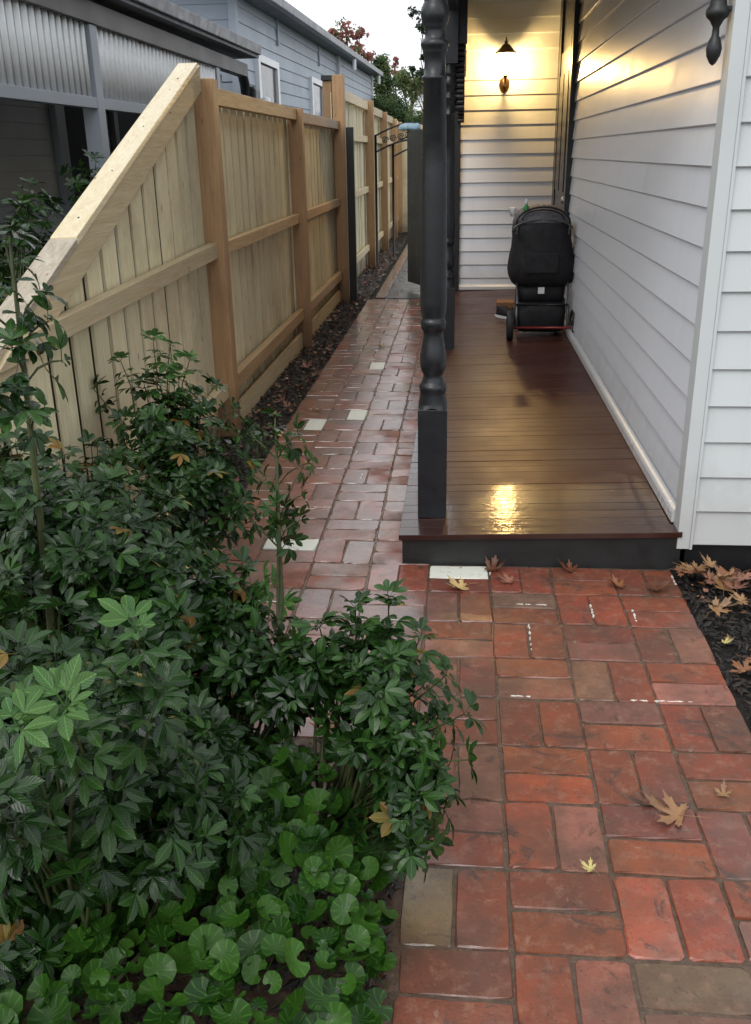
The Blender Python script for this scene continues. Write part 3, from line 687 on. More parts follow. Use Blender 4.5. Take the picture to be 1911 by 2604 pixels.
# ------------------------------------------------------------------ pushchair
pr = thing('pushchair', 'black pushchair parked on the deck against the grey wall, seen from behind', 'pushchair', (.63, 7.6, .14))
def pb(mb, n, m, par=pr, **k):
    o = mb.build(n, m, None, **k); o.parent = par
    o.matrix_parent_inverse = Matrix.Translation((-.63, -7.6, -.14)) if par is pr else Matrix.Identity(4)
    return o
def loft(secs, n=28, e=2.6):
    m = MB(); b = []
    for (z, cx, cy, hw, hd) in secs:
        for i in range(n):
            a = 2 * math.pi * i / n; c, s_ = math.cos(a), math.sin(a)
            m.v.append((cx + hw * math.copysign(abs(c) ** (2 / e), c), cy + hd * math.copysign(abs(s_) ** (2 / e), s_) + .006 * math.sin(a * 5 + z * 30), z + .004 * math.sin(a * 7)))
    for j in range(len(secs) - 1):
        for i in range(n):
            m.f.append((j * n + i, j * n + (i + 1) % n, (j + 1) * n + (i + 1) % n, (j + 1) * n + i)); m.mi.append(0)
    m.f.append(tuple(range(n))[::-1]); m.f.append(tuple((len(secs) - 1) * n + i for i in range(n))); m.mi += [0, 0]
    return m
pb(loft([(.545, .635, 7.76, .20, .12), (.575, .635, 7.76, .238, .17), (.63, .632, 7.75, .262, .20), (.68, .63, 7.75, .268, .21), (.73, .63, 7.75, .264, .212), (.79, .628, 7.75, .252, .212), (.84, .625, 7.75, .238, .208), (.88, .625, 7.75, .236, .21), (.92, .622, 7.75, .229, .205), (.97, .62, 7.75, .232, .205), (1.01, .62, 7.75, .226, .20), (1.035, .62, 7.76, .216, .19)], e=2.9), 'seat_back', 'fabric', smooth=True)
pb(loft([(1.005, .62, 7.80, .222, .215), (1.03, .62, 7.80, .226, .222), (1.06, .62, 7.80, .218, .215), (1.09, .62, 7.81, .200, .20), (1.12, .62, 7.83, .168, .17), (1.142, .62, 7.85, .12, .13), (1.152, .62, 7.86, .05, .06)], e=2.3), 'hood', 'fabric2', smooth=True)
pb(MB().tube([(.62 + .228 * math.cos(a), 7.585, .985 + .075 * math.sin(a)) for a in [math.pi * i / 16 for i in range(17)]], .007, 6), 'hood_piping', 'tube_grey', smooth=True)
pb(MB().tube([(.62 + .16 * math.cos(a), 7.63, 1.055 + .075 * math.sin(a)) for a in [math.pi * i / 16 for i in range(17)]], .006, 6), 'hood_seam', 'fabric', smooth=True)
pk = MB(); pk.box(.50, .75, 7.525, 7.55, .66, .82); pb(pk, 'back_pocket', 'fabric', bevel=.01)
for xx in (.415, .815): pb(MB().tube([(xx, 7.57, .96), (xx, 7.545, .99), (xx + .01, 7.57, 1.02)], .010, 8), 'buckle', 'tube_grey', smooth=True)
pb(loft([(.20, .635, 7.72, .175, .14), (.25, .635, 7.71, .19, .17), (.36, .635, 7.71, .195, .175), (.42, .635, 7.71, .19, .17), (.425, .635, 7.71, .18, .16)], e=5), 'storage_basket', 'fabric', smooth=True)
pb(loft([(.40, .635, 7.78, .18, .10), (.48, .635, 7.76, .185, .12), (.56, .635, 7.77, .19, .13)], e=5), 'lower_back', 'fabric', smooth=True)
for sx, xx in ((-1, .437), (1, .838)):
    pb(MB().tube([(xx, 7.53, .235), (xx, 7.58, .46), (xx, 7.66, .60)], .011, 10), 'frame_tube', 'tube_grey', smooth=True)
pb(MB().tube([(.42, 7.62, .98)] + [(.62 - .205 * math.cos(a), 7.60, 1.03 + .122 * math.sin(a)) for a in [math.pi * i / 14 for i in range(15)]] + [(.82, 7.62, .98)], .008, 8), 'push_handle', 'rubber', smooth=True)
pb(MB().tube([(.40, 7.51, .245), (.86, 7.51, .245)], .010, 10), 'rear_axle', 'redm', smooth=True)
pb(MB().tube([(.43, 7.54, .42), (.84, 7.54, .42)], .008, 8), 'cross_bar', 'iron', smooth=True)
pb(MB().box(.605, .655, 7.618, 7.632, .495, .545), 'care_label', 'tag')
def wheel(x, y, r, wdt, zc):
    prof = [(-wdt / 2, r * .78), (-wdt / 2, r * .93), (-wdt * .3, r), (wdt * .3, r), (wdt / 2, r * .93), (wdt / 2, r * .78)]
    w_ = bpy.data.objects.new('wheel', None)
    m = MB(); n = 28
    for (u, rr) in prof:
        for i in range(n): m.v.append((u, rr * math.cos(6.2832 * i / n), rr * math.sin(6.2832 * i / n)))
    for j in range(5):
        for i in range(n): m.f.append((j * n + i, j * n + (i + 1) % n, (j + 1) * n + (i + 1) % n, (j + 1) * n + i)); m.mi.append(0)
    for i in range(n): m.f.append((5 * n + i, 5 * n + (i + 1) % n, (i + 1) % n, i)); m.mi.append(0)
    o = m.build('wheel', 'rubber', pr, smooth=True, angle=50); o.matrix_local = Matrix.Translation((x - .63, y - 7.6, zc - .14))
    h = MB()
    h.tube([(-wdt * .45, 0, 0), (wdt * .45, 0, 0)], r * .22, 14)
    for i in range(5):
        a = 6.2832 * i / 5; h.tube([(0, 0, 0), (0, r * .82 * math.cos(a), r * .82 * math.sin(a))], r * .09, 6)
    h.build('rim', 'iron', o, smooth=True)
for xx in (.387, .890): wheel(xx, 7.51, .114, .050, dz(xx) + .114)
for xx in (.46, .80): wheel(xx, 8.18, .085, .04, dz(xx) + .087)
for xx in (.46, .80): pb(MB().tube([(xx, 8.18, .24), (xx, 8.05, .42), (xx - .01, 7.75, .62)], .011, 8), 'front_strut', 'alu', smooth=True)
ft = MB().tube([(.46, 8.12, .30), (.80, 8.12, .30)], .012, 8); pb(ft, 'foot_rest', 'iron')
cup = MB().lathe([(1.085, .020), (1.15, .026), (1.152, .026)], (.385, 7.60), 14); pb(cup, 'cup_holder', 'white_plastic', smooth=True)
bt = thing('bottle', 'green plastic bottle with white cap sticking up behind the pushchair hood', 'bottle', (.492, 7.70, 1.06))
MB().lathe([(0, .022), (.06, .024), (.085, .022), (.105, .012)], (0, 0), 14).build('bottle_body', 'green_plastic', bt, smooth=True)
MB().lathe([(.105, .013), (.13, .013), (.135, .008), (.15, .006)], (0, 0), 12).build('bottle_cap', 'white_plastic', bt, smooth=True)
sh = thing('shoe', 'black sneaker with white sole on the deck beside the pushchair wheel', 'shoe', (.405, 8.55, .152))
MB().add(*(lambda s: (s.v, s.f))(loft([(.0, 0, 0, .042, .12), (.022, 0, 0, .045, .125)], 20, 2.4))).build('sole', 'white_plastic', sh)
MB().add(*(lambda s: (s.v, s.f))(loft([(.0225, 0, 0, .041, .118), (.05, 0, .01, .038, .10), (.075, 0, .035, .034, .065), (.10, 0, .05, .03, .048)], 20, 2.3))).build('upper', 'fabric', sh, smooth=True)
sh.rotation_euler = (0, 0, R(50))
bx = thing('cardboard_box', 'small flat brown cardboard box on the deck behind the pushchair', 'box', (.44, 9.2, .155))
MB().box(-.10, .06, -.12, .12, 0, .05).build('carton', 'cardboard', bx, bevel=.003)
MB().box(-.105, .065, -.12, 0, .051, .054).build('flap', 'cardboard', bx)

# ------------------------------------------------------------------ paling fence
fence = thing('paling_fence', 'new pale timber paling fence with orange posts and a sloping capped front end', 'fence', (-1.4, 5.2, 0))
def fb(mb, n, m, **k):
    o = mb.build(n, m, None, **k); o.parent = fence; o.matrix_parent_inverse = Matrix.Translation((1.4, -5.2, 0)); return o
def slope(y): return 1.945 - .385 * (5.0 - y)
def rock(m, amp=.0015):
    m.v = [(x + rnd(-amp, amp), y_ + rnd(-amp, amp), z + rnd(-amp, amp)) for x, y_, z in m.v]; return m
y = 1.15; k = 0
while y < 20.5:
    p = .195 if y > 5 else .193
    if y < 5.2: zt = [slope(y) - .03, slope(y + p) - .03]
    elif y < 10.6: zt = [1.86, 1.86]
    else: zt = [2.16 - (y - 10.7) * .008] * 2
    if y < 5.2: zt = [min(z_, 1.86) for z_ in zt]
    zb = -.03; wd = p - rnd(.034, .046); lx = -1.400 + rnd(-.003, .003); th = .012
    fb(rock(MB().hexa([(lx - th, y, zb), (lx, y, zb), (lx, y + wd, zb), (lx - th, y + wd, zb), (lx - th, y, zt[0]), (lx, y, zt[0]), (lx, y + wd, zt[1]), (lx - th, y + wd, zt[1])]), .0012), 'paling', 'paling')
    # cover paling behind the gap, coloured dark to stand for its shadow
    if k % 1 == 0: fb(MB().hexa([(lx - 3.2 * th, y + wd - .04, zb), (lx - 2.2 * th, y + wd - .04, zb), (lx - 2.2 * th, y + p + .04, zb), (lx - 3.2 * th, y + p + .04, zb), (lx - 3.2 * th, y + wd - .04, zt[1] - .01), (lx - 2.2 * th, y + wd - .04, zt[1] - .01), (lx - 2.2 * th, y + p + .04, zt[1] - .01), (lx - 3.2 * th, y + p + .04, zt[1] - .01)]), 'cover_paling', 'paling_gap_shade')
    y += p; k += 1
def fpost(y0, h, xr=-1.285, wd=.135, dp=.10, **k):
    return fb(rock(MB().box(xr - wd, xr, y0, y0 + dp, -.1, h), .002), 'post', 'postwood', bevel=.004)
fpost(5.20, 1.935, -1.300, .14, .105)
fpost(7.95, 1.90, -1.285, .13, .10)
fpost(10.66, 2.33, -1.265, .125, .11)
fb(MB().box(-1.50, -1.402, 10.72, 10.83, 1.7, 2.28), 'post', 'postwood', bevel=.004)
fb(MB().box(-1.51, -1.39, 10.70, 10.85, 2.285, 2.33), 'post_cap', 'char2')
for yy, hh in ((14.0, 2.24), (16.5, 2.18), (18.9, 2.15), (20.4, 2.14)): fpost(yy, hh, -1.26, .12, .10)
segs = [(5.307, 7.948, 'railcyp', 1.90), (8.052, 10.658, 'railcyp', 1.885)]
for (a, b, mt, zt) in segs:
    fb(rock(MB().box(-1.384, -1.325, a, b, zt - .085, zt)), 'rail', mt, bevel=.003)
    fb(rock(MB().box(-1.384, -1.335, a, b, 1.03, 1.105)), 'rail', 'railcyp' if a > 0 else mt, bevel=.003)
    fb(rock(MB().box(-1.384, -1.330, a, b, .25, .335)), 'rail', 'railcyp', bevel=.003)
prev = 10.772
for yy in (13.998, 16.498, 18.898, 20.398):
    zt = 2.225 - (prev - 10.7) * .008
    fb(MB().box(-1.384, -1.33, prev, yy, zt - .11, zt), 'rail', 'railpine', bevel=.003)
    for z_ in (1.74, 1.08, .28): fb(MB().box(-1.384, -1.34, prev, yy, z_ - .04, z_ + .04), 'rail', 'railpine', bevel=.003)
    prev = yy + .104
# front sloping bay
def sloped(x0, x1, ya, yb, d0, d1, n, m, **k):
    return fb(rock(MB().hexa([(x0, ya, slope(ya) + d0), (x1, ya, slope(ya) + d0), (x1, yb, slope(yb) + d0), (x0, yb, slope(yb) + d0), (x0, ya, slope(ya) + d1), (x1, ya, slope(ya) + d1), (x1, yb, slope(yb) + d1), (x0, yb, slope(yb) + d1)])), n, m, **k)
sloped(-1.452, -1.352, 3.31, 5.13, -.022, .008, 'cap', 'capwood', bevel=.003)
sloped(-1.452, -1.352, 2.55, 3.305, -.024, .004, 'cap', 'capold', bevel=.003)
sloped(-1.452, -1.352, 1.2, 2.545, -.022, .008, 'cap', 'capwood', bevel=.003)
sloped(-1.384, -1.358, 1.2, 5.195, -.145, -.024, 'sloping_rail', 'railpine', bevel=.003)
fb(rock(MB().add([(-1.384, 2.55, .975), (-1.335, 2.55, .975), (-1.335, 5.195, 1.035), (-1.384, 5.195, 1.035), (-1.384, 2.72, 1.05), (-1.335, 2.72, 1.05), (-1.335, 5.195, 1.115), (-1.384, 5.195, 1.115)], [(0, 3, 2, 1), (4, 5, 6, 7), (0, 1, 5, 4), (1, 2, 6, 5), (2, 3, 7, 6), (3, 0, 4, 7)])), 'rail', 'railpine', bevel=.003)
fb(rock(MB().box(-1.384, -1.335, 1.2, 5.195, .25, .33)), 'rail', 'railpine', bevel=.003)
fpost(2.0, .75, -1.30, .12)
for yy in (3.45, 3.85, 4.3, 4.75, 4.9):
    sloped(-1.40, -1.394, yy, yy + .006, .0081, .010, 'nail', 'iron')
for (ya, yb) in ((5.30, 10.6),):
    fb(rock(MB().box(-1.380, -1.357, ya + .01, 7.945, -.04, .13)), 'plinth_board', 'railpine'); fb(rock(MB().box(-1.380, -1.357, 8.055, yb, -.04, .13)), 'plinth_board', 'railpine')
for i in range(13):
    fb(rock(MB().box(-1.28 + i * .15, -1.28 + i * .15 + .142, 20.6, 20.615, -.1, 2.10)), 'end_paling', 'paling')
fb(MB().box(-1.3, .7, 20.53, 20.595, 2.0, 2.12), 'rail', 'railpine')
# steel post against the fence
sp_ = tag(MB().box(-1.25, -1.17, 10.60, 10.66, -.05, 1.82).build('steel_post', 'char2', bevel=.004), 'dark square steel post standing on the mulch in front of the fence', 'post')
# garden arch
ar = thing('garden_arch', 'black iron garden arch with scrollwork spanning the far path', 'arch', (-1.1, 14.8, 0))
def ab(mb, n):
    o = mb.build(n, 'iron', None, smooth=True); o.parent = ar; o.matrix_parent_inverse = Matrix.Translation((1.1, -14.8, 0)); return o
for (x, y, h) in ((-1.26, 14.3, 1.80), (-1.09, 15.4, 1.69), (-.2, 14.3, 1.80), (-.1, 15.4, 1.69)):
    ab(MB().tube([(x, y, -.05), (x, y, h)], .018, 8), 'leg')
for (y, z0, xa, xb) in ((14.3, 1.79, -1.26, -.2), (15.4, 1.68, -1.09, -.1), (14.3, 1.57, -1.26, -.2), (15.4, 1.50, -1.09, -.1)):
    ab(MB().tube([(xa + (xb - xa) * i / 12, y, z0 + .16 * math.sin(math.pi * i / 12)) for i in range(13)], .014, 6), 'arch_bar')
for c in range(5):
    cx = -1.12 + c * .11
    ab(MB().tube([(cx + .05 * (1 - i / 22) * math.cos(i * .6), 14.3, 1.73 + .02 * c + .05 * (1 - i / 22) * math.sin(i * .6)) for i in range(20)], .008, 5), 'scroll')
# side gate
gt = thing('side_gate', 'dark grey boarded gate standing open beside the verandah', 'gate', (-.14, 10.5, .03))
ang = math.atan2(11.75 - 10.60, -.665 + .14)
for i in range(10):
    L0 = i * .125
    o = MB().box(L0, L0 + .121, -.02, .0, .06, 1.765).build('gate_board', 'gate', gt, bevel=.002)
for z_ in (.25, 1.0, 1.6): MB().box(.0, 1.25, -.055, -.021, z_, z_ + .08).build('gate_rail', 'gate', gt)
gt.rotation_euler = (0, 0, ang)
cl = tag(MB().add(*(lambda s: (s.v, s.f))(loft([(0, 0, 0, .12, .05), (.02, 0, 0, .13, .055), (.055, .01, 0, .12, .05), (.07, .02, 0, .08, .03)], 20, 3))).build('folded_cloth', 'blue_cloth', smooth=True), 'pale blue cloth folded over the top of the dark open gate', 'cloth')
cl.location = (-.63, 11.62, 1.80)

# ------------------------------------------------------------------ neighbour's house
nb = thing('neighbour_house', 'blue grey weatherboard house beyond the fence with white framed windows', 'house', (-2.8, 12.5, 0))
def nbp(mb, n, m, label=None, **k):
    o = mb.build(n, m, None, **k); o.parent = nb; o.matrix_parent_inverse = Matrix.Translation((2.8, -12.5, 0))
    if label: o['label'] = label
    return o
def tilt_z(y): return (y - 12.5) * .012
E0 = .172
nbp(MB().box(-9, -2.86, 12.54, 30.5, -.1, 3.42), 'wall_core', 'nb_wall')
for k in range(3, 19):
    z = .18 + E0 * k
    def pl_(u, v, a, z=z): return (-2.8 - u, a, z + v + tilt_z(a))
    nbp(MB().prism(board_prof(E0, .018, .010), 12.6, 22.4, pl_), 'weatherboard', 'nb_wall')
    nbp(MB().prism(board_prof(E0, .018, .010), 22.46, 30.3, lambda u, v, a, z=z: (-2.76 - u, a, z + v + tilt_z(a))), 'weatherboard', 'nb_wall')
    nbp(MB().prism(board_prof(E0, .018, .010), -8.0, -2.86, lambda u, v, a, z=z: (a, 12.52 + u, z + v)), 'weatherboard', 'nb_wall')
nbp(MB().box(-2.86, -2.77, 12.45, 12.595, .0, 3.42), 'corner_board', 'nb_wall')
nbp(MB().box(-2.86, -2.73, 22.35, 22.47, .0, 3.56), 'downpipe', 'nb_dim')
nbp(MB().box(-2.86, -2.72, 30.25, 30.4, .0, 3.70), 'corner_board', 'trim')
def window(y0, y1, z0, z1):
    f = MB(); t = .12; x0, x1 = -2.82, -2.75
    f.box(x0, x1, y0, y0 + t * 1.2, z0, z1); f.box(x0, x1, y1 - t * 1.2, y1, z0, z1); f.box(x0, x1, y0 + t * 1.2, y1 - t * 1.2, z1 - t * .8, z1); f.box(x0, x1, y0 + t * 1.2, y1 - t * 1.2, z0, z0 + t)
    fr = nbp(f, 'window', 'trim', bevel=.004)
    g_ = MB().box(-2.81, -2.79, y0 + t * 1.2, y1 - t * 1.2, z0 + t, z1 - t * .8).build('pane', 'glass_dark', fr)
window(13.60, 15.12, 1.4, 2.80 + .03); window(18.35, 19.95, 1.5, 2.87)
# eaves, gutter and roof
def zz(y): return 3.50 + (y - 14.2) * .018
def run(x0, x1, ya, yb, za, zb): return MB().hexa([(x0, ya, zz(ya) + za), (x1, ya, zz(ya) + za), (x1, yb, zz(yb) + za), (x0, yb, zz(yb) + za), (x0, ya, zz(ya) + zb), (x1, ya, zz(ya) + zb), (x1, yb, zz(yb) + zb), (x0, yb, zz(yb) + zb)])
nbp(run(-2.55, -2.45, 11.9, 30.8, -.10, .02), 'gutter', 'gutter', bevel=.01)
nbp(run(-2.85, -2.555, 11.9, 30.7, -.09, -.06), 'soffit', 'soffit')
nbp(MB().hexa([(-9, 11.9, 4.2), (-2.5, 11.9, 3.47), (-2.5, 30.8, 3.80), (-9, 30.8, 4.5), (-9, 11.9, 4.26), (-2.5, 11.9, 3.50), (-2.5, 30.8, 3.83), (-9, 30.8, 4.56)]), 'roof', 'roofsheet')
for yy in (15.3, 19.6): nbp(MB().box(-2.80, -2.775, yy, yy + .09, 3.05 + tilt_z(yy), 3.40 + tilt_z(yy)), 'vent_cowl', 'nb_wall')
for yy in (23.2, 29.8): nbp(MB().tube([(-2.50, yy, zz(yy) - .12), (-2.50, yy, zz(yy) - .34)], .045, 8), 'downpipe', 'trim')
# side porch
PX = -2.5
nbp(MB().box(PX - .09, PX + .02, 3.6, 11.62, 2.40, 2.53), 'fascia', 'nb_fascia')
nbp(MB().hexa([(PX - .16, 3.6, 2.55), (PX + .13, 3.6, 2.55), (PX + .13, 11.75, 2.60), (PX - .16, 11.75, 2.60), (PX - .16, 3.6, 2.57), (PX + .13, 3.6, 2.57), (PX + .13, 11.75, 2.63), (PX - .16, 11.75, 2.63)]), 'soffit', 'soffit')
nbp(MB().hexa([(PX + .07, 3.6, 2.575), (PX + .16, 3.6, 2.575), (PX + .16, 11.75, 2.632), (PX + .07, 11.75, 2.632), (PX + .07, 3.6, 2.66), (PX + .17, 3.6, 2.66), (PX + .17, 11.75, 2.735), (PX + .07, 11.75, 2.735)]), 'gutter', 'gutter', bevel=.006)
rs_ = MB(); N = 120
prof = [(3.6 + 8.1 * i / N) for i in range(N + 1)]
for i in range(N):
    za, zb = (.010 if i % 2 else 0), (.010 if (i + 1) % 2 else 0)
    rs_.add([(PX + .10, prof[i], 2.66 + .008 * i / N * 8 + za), (PX + .10, prof[i + 1], 2.66 + .008 * (i + 1) / N * 8 + zb), (PX - 2.0, prof[i + 1], 3.1 + zb), (PX - 2.0, prof[i], 3.1 + za)], [(0, 1, 2, 3)])
nbp(rs_, 'porch_roof', 'roofsheet')
nbp(MB().box(PX - .06, PX, 3.6, 10.6, 1.875, 1.945), 'beam', 'nb_beam', bevel=.003)
for yy in (4.2, 6.76, 10.2): nbp(MB().box(PX - .11, PX + .004, yy, yy + .13, -.1, 2.399), 'porch_post', 'nb_beam', bevel=.004)
def corrugated(y0, y1, z0, z1, pitch=.098, amp=.034):
    m = MB(); n = int((y1 - y0) / pitch * 8)
    for j in (0, 1):
        for i in range(n + 1):
            y_ = y0 + (y1 - y0) * i / n; m.v.append((PX - .045 + amp * max(0, math.sin(2 * math.pi * (y_ - y0) / pitch)) ** 1.5, y_, z1 if j else z0))
    for i in range(n): m.f.append((i, i + 1, n + 2 + i, n + 1 + i)); m.mi.append(1 if math.sin(2 * math.pi * ((i + .5) / n * (y1 - y0)) / pitch) > .35 else 0)  # ribs pale, valleys grey: light and shade painted by face
    o = nbp(m, 'corrugated_panel', ['corr_shaded', 'corr'], smooth=True)
    so_ = o.modifiers.new('thickness', 'SOLIDIFY'); so_.thickness = .002
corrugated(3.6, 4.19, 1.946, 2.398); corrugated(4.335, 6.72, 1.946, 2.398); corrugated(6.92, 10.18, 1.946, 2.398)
for k in range(24):
    z = -.1 + .13 * k
    nbp(MB().prism(board_prof(.13, .012, .006), 3.5, 8.9, lambda u, v, a, z=z: (-3.75 - u, a, z + v)), 'porch_weatherboard', 'nb_dim')
nbp(MB().box(-3.9, -3.79, 3.5, 12.5, -.1, 3.1), 'porch_wall', 'nb_dim')
nbp(MB().box(-3.78, -3.70, 8.92, 9.02, -.1, 2.9), 'door_architrave', 'nb_beam')
nbp(MB().box(-3.77, -3.73, 9.08, 9.20, -.1, 2.9), 'door_architrave', 'nb_beam')
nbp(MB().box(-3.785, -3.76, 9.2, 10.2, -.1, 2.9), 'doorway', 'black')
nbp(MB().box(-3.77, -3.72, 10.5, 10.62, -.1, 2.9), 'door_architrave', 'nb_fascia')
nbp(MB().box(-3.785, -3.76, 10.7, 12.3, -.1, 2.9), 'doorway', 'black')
nbp(MB().tube([(-2.62, 11.9, 2.5), (-2.62, 12.05, 2.35), (-2.68, 12.3, 1.9), (-2.68, 12.3, 0)], .06, 10), 'downpipe', 'gutter', smooth=True)
nbp(MB().box(-2.90, -2.70, 11.0, 11.25, 1.9, 2.4), 'bracket', 'nb_dim')
fx = thing('wall_tap_box', 'small black box with a round white cap fixed beside the neighbour window', 'box', (-2.74, 13.1, 2.30))
MB().box(-.03, .05, -.28, .22, -.12, .08).build('housing', 'iron', fx, bevel=.02)
MB().lathe([(-.18, .03), (-.10, .07), (-.03, .06), (.0, .02)], (.06, .50), 14).build('round_cap', 'white_plastic', fx, smooth=True)
MB().tube([(.05, -.26, .05), (.08, -.35, .02), (.08, -.36, -.2)], .03, 8).build('pipe', 'iron', fx, smooth=True)
# pale house seen through the trees
pn = thing('distant_house', 'cream weatherboard wall glimpsed through the far trees', 'house', (-1.4, 48, 0))
for k in range(21): MB().prism([(0, 0), (.06, .2), (.1, .2), (.1, 0)], -1.2, 1.8, lambda u, v, a, k=k: (a, u, .2 * k + v)).build('weatherboard', 'corr', pn)
MB().hexa([(-1.3, -.3, 4.25), (1.9, -.3, 4.25), (1.9, 2, 4.7), (-1.3, 2, 4.7), (-1.3, -.3, 4.35), (1.9, -.3, 4.35), (1.9, 2, 4.8), (-1.3, 2, 4.8)]).build('roof', 'gutter', pn)

# ------------------------------------------------------------------ trees
def tree(name, label, base, crown, nleaf, mats, size, seed, trunk_r=.18, weights=None, clump=40):
    rs = random.Random(seed); t = thing(name, label, 'tree', base)
    B = Vector(base); tr = MB()
    cs = [Vector(c[:3]) - B for c in crown]
    top = sum(cs, Vector()) / len(cs)
    tr.tube([(0, 0, -.2), (rs.uniform(-.1, .1), 0, top.z * .3), (top.x * .5, top.y * .5, top.z * .7), tuple(top)], [trunk_r, trunk_r * .8, trunk_r * .5, trunk_r * .2], 8)
    tr.build('trunk', 'bark', t, smooth=True)
    lb_ = MB(); m = MB()
    for c, (_, _, _, rx, ry, rz_) in zip(cs, crown):
        st = Vector((top.x * .4, top.y * .4, top.z * .55)); mid = (st + c) / 2 + Vector((rs.uniform(-.2, .2), rs.uniform(-.2, .2), .1))
        lb_.tube([tuple(st), tuple(mid), tuple(c)], [trunk_r * .35, trunk_r * .22, trunk_r * .08], 6)
        nn = int(nleaf / len(cs)); ncl = max(6, nn // clump)
        for _ in range(ncl):
            d = Vector((rs.gauss(0, 1), rs.gauss(0, 1), rs.gauss(0, 1))).normalized() * rs.uniform(.35, 1.0)
            cc = c + Vector((d.x * rx, d.y * ry, d.z * rz_)); sp = rs.uniform(.12, .3) * min(rx, rz_)
            if rs.random() < .5: lb_.tube([tuple(c), tuple((c + cc) / 2 + Vector((0, 0, .05))), tuple(cc)], [trunk_r * .07, trunk_r * .05, trunk_r * .02], 4)
            mi = rs.choices(range(len(mats)), weights)[0] if weights else rs.randrange(len(mats))
            for _ in range(clump):
                p = cc + Vector((rs.gauss(0, sp), rs.gauss(0, sp), rs.gauss(0, sp)))
                e = Euler((rs.uniform(0, 6.28), rs.uniform(0, 6.28), rs.uniform(0, 6.28))).to_matrix(); s = size * rs.uniform(.6, 1.3)
                m.add([p + e @ Vector(q) * s for q in ((0, -.5, 0), (.28, 0, .06), (0, .5, 0), (-.28, 0, .06))], [(0, 1, 2, 3)], mi)
    lb_.build('limbs', 'bark', t); f = m.build('foliage', mats, t); f['kind'] = 'stuff'
    return t
tree('evergreen_tree', 'tall dark green bushy tree behind the far end of the fence', (-2.6, 35, 0),
     [(-2.84, 35, 4.25, .30, .5, .45), (-2.8, 35, 3.75, .42, .5, .4), (-2.75, 35, 3.2, .55, .6, .4), (-2.3, 35, 2.85, .6, .6, .45), (-2.9, 35, 2.4, .6, .6, .5), (-1.95, 34.8, 2.3, .5, .5, .5), (-1.4, 34.5, 2.4, .5, .5, .5)], 17000, ['farleaf', 'leafA', 'farleaf2'], .085, 3, weights=[5, 3, 2])
tree('olive_tree', 'yellowish green tree right of the dark evergreen near the verandah post', (-2.2, 39, 0),
     [(-2.45, 39, 4.15, .42, .5, .35), (-2.05, 39, 3.75, .45, .5, .4), (-1.7, 39, 4.0, .35, .5, .25), (-1.75, 38.6, 2.4, .5, .5, .35)], 4200, ['farleaf2', 'farleaf'], .10, 5, weights=[3, 1], clump=25)
tree('autumn_tree', 'thin tree with reddish autumn leaves rising above the neighbour roof', (-5.0, 44.5, 0),
     [(-5.17, 44.5, 6.5, .38, .5, .38), (-4.55, 44.5, 6.35, .42, .5, .25), (-5.36, 44.5, 6.05, .38, .5, .35), (-4.75, 44.5, 5.75, .35, .5, .3), (-4.3, 44.5, 5.4, .35, .4, .35), (-5.75, 44.5, 6.4, .22, .3, .16), (-3.9, 44.5, 4.9, .3, .4, .3)], 1500, ['redleaf', 'farleaf2', 'redleaf'], .17, 8, weights=[3, 2, 2], clump=12)
tree('round_bush', 'dense mid green bush filling the gap behind the end fence', (-1.9, 30, 0),
     [(-2.45, 30, 2.75, .45, .5, .35), (-2.0, 30, 2.45, .45, .5, .35), (-1.6, 30, 2.2, .4, .5, .3), (-1.25, 30, 2.3, .3, .5, .35)], 9000, ['farleaf', 'leafB', 'farleaf'], .08, 33, .08, weights=[5, 3, 2])
tree('red_sapling', 'small red leaved tree top poking up behind the green trees', (-3.1, 46, 0), [(-3.15, 46, 5.0, .16, .2, .35), (-3.08, 46, 5.4, .12, .2, .15)], 260, ['redleaf'], .14, 9, .08, clump=12)
tree('overhanging_tree', 'dark leafed tree whose twigs hang beside the near verandah post', (-.35, 16.8, 0),
     [(-.78, 16.8, 3.66, .13, .2, .10), (-.60, 16.8, 4.0, .35, .4, .3), (-.72, 16.8, 3.42, .10, .2, .09), (-.66, 16.8, 3.0, .07, .1, .05), (-.70, 16.8, 2.76, .13, .2, .10), (-.86, 16.8, 2.83, .05, .1, .04)], 620, ['leafA'], .07, 12, .035, clump=11)

# ------------------------------------------------------------------ shrubs
def leaflet(m, base, d, nrm, L, W, mi=0, fold=.22, droop=.25, seg=4):
    d = d.normalized(); side = d.cross(nrm).normalized(); up = side.cross(d).normalized()
    wprof = [.08, .46, .84, 1.0, .78, .0]; seg = 5; b0 = len(m.v)
    vs = []; fs = []
    for i in range(seg + 1):
        t = i / seg; c = base + d * (L * t) - up * (droop * L * t * t); ww = W * .5 * wprof[i]
        vs += [c + side * ww + up * ww * fold, c, c - side * ww + up * ww * fold] if i < seg else [c]
    for i in range(seg - 1):
        a = i * 3; fs += [(a, a + 3, a + 4, a + 1), (a + 1, a + 4, a + 5, a + 2)]
    a = (seg - 1) * 3; fs += [(a, a + 3, a + 1), (a + 1, a + 3, a + 2)]
    for i in range(seg + 1):
        for q, u in enumerate((1, 0, -1)):
            if i < seg: m.uv[b0 + i * 3 + q] = (u * max(.4, wprof[i]), i / seg + .01)
    m.uv[b0 + 3 * seg] = (0, 1.01)
    m.add(vs, fs, mi)
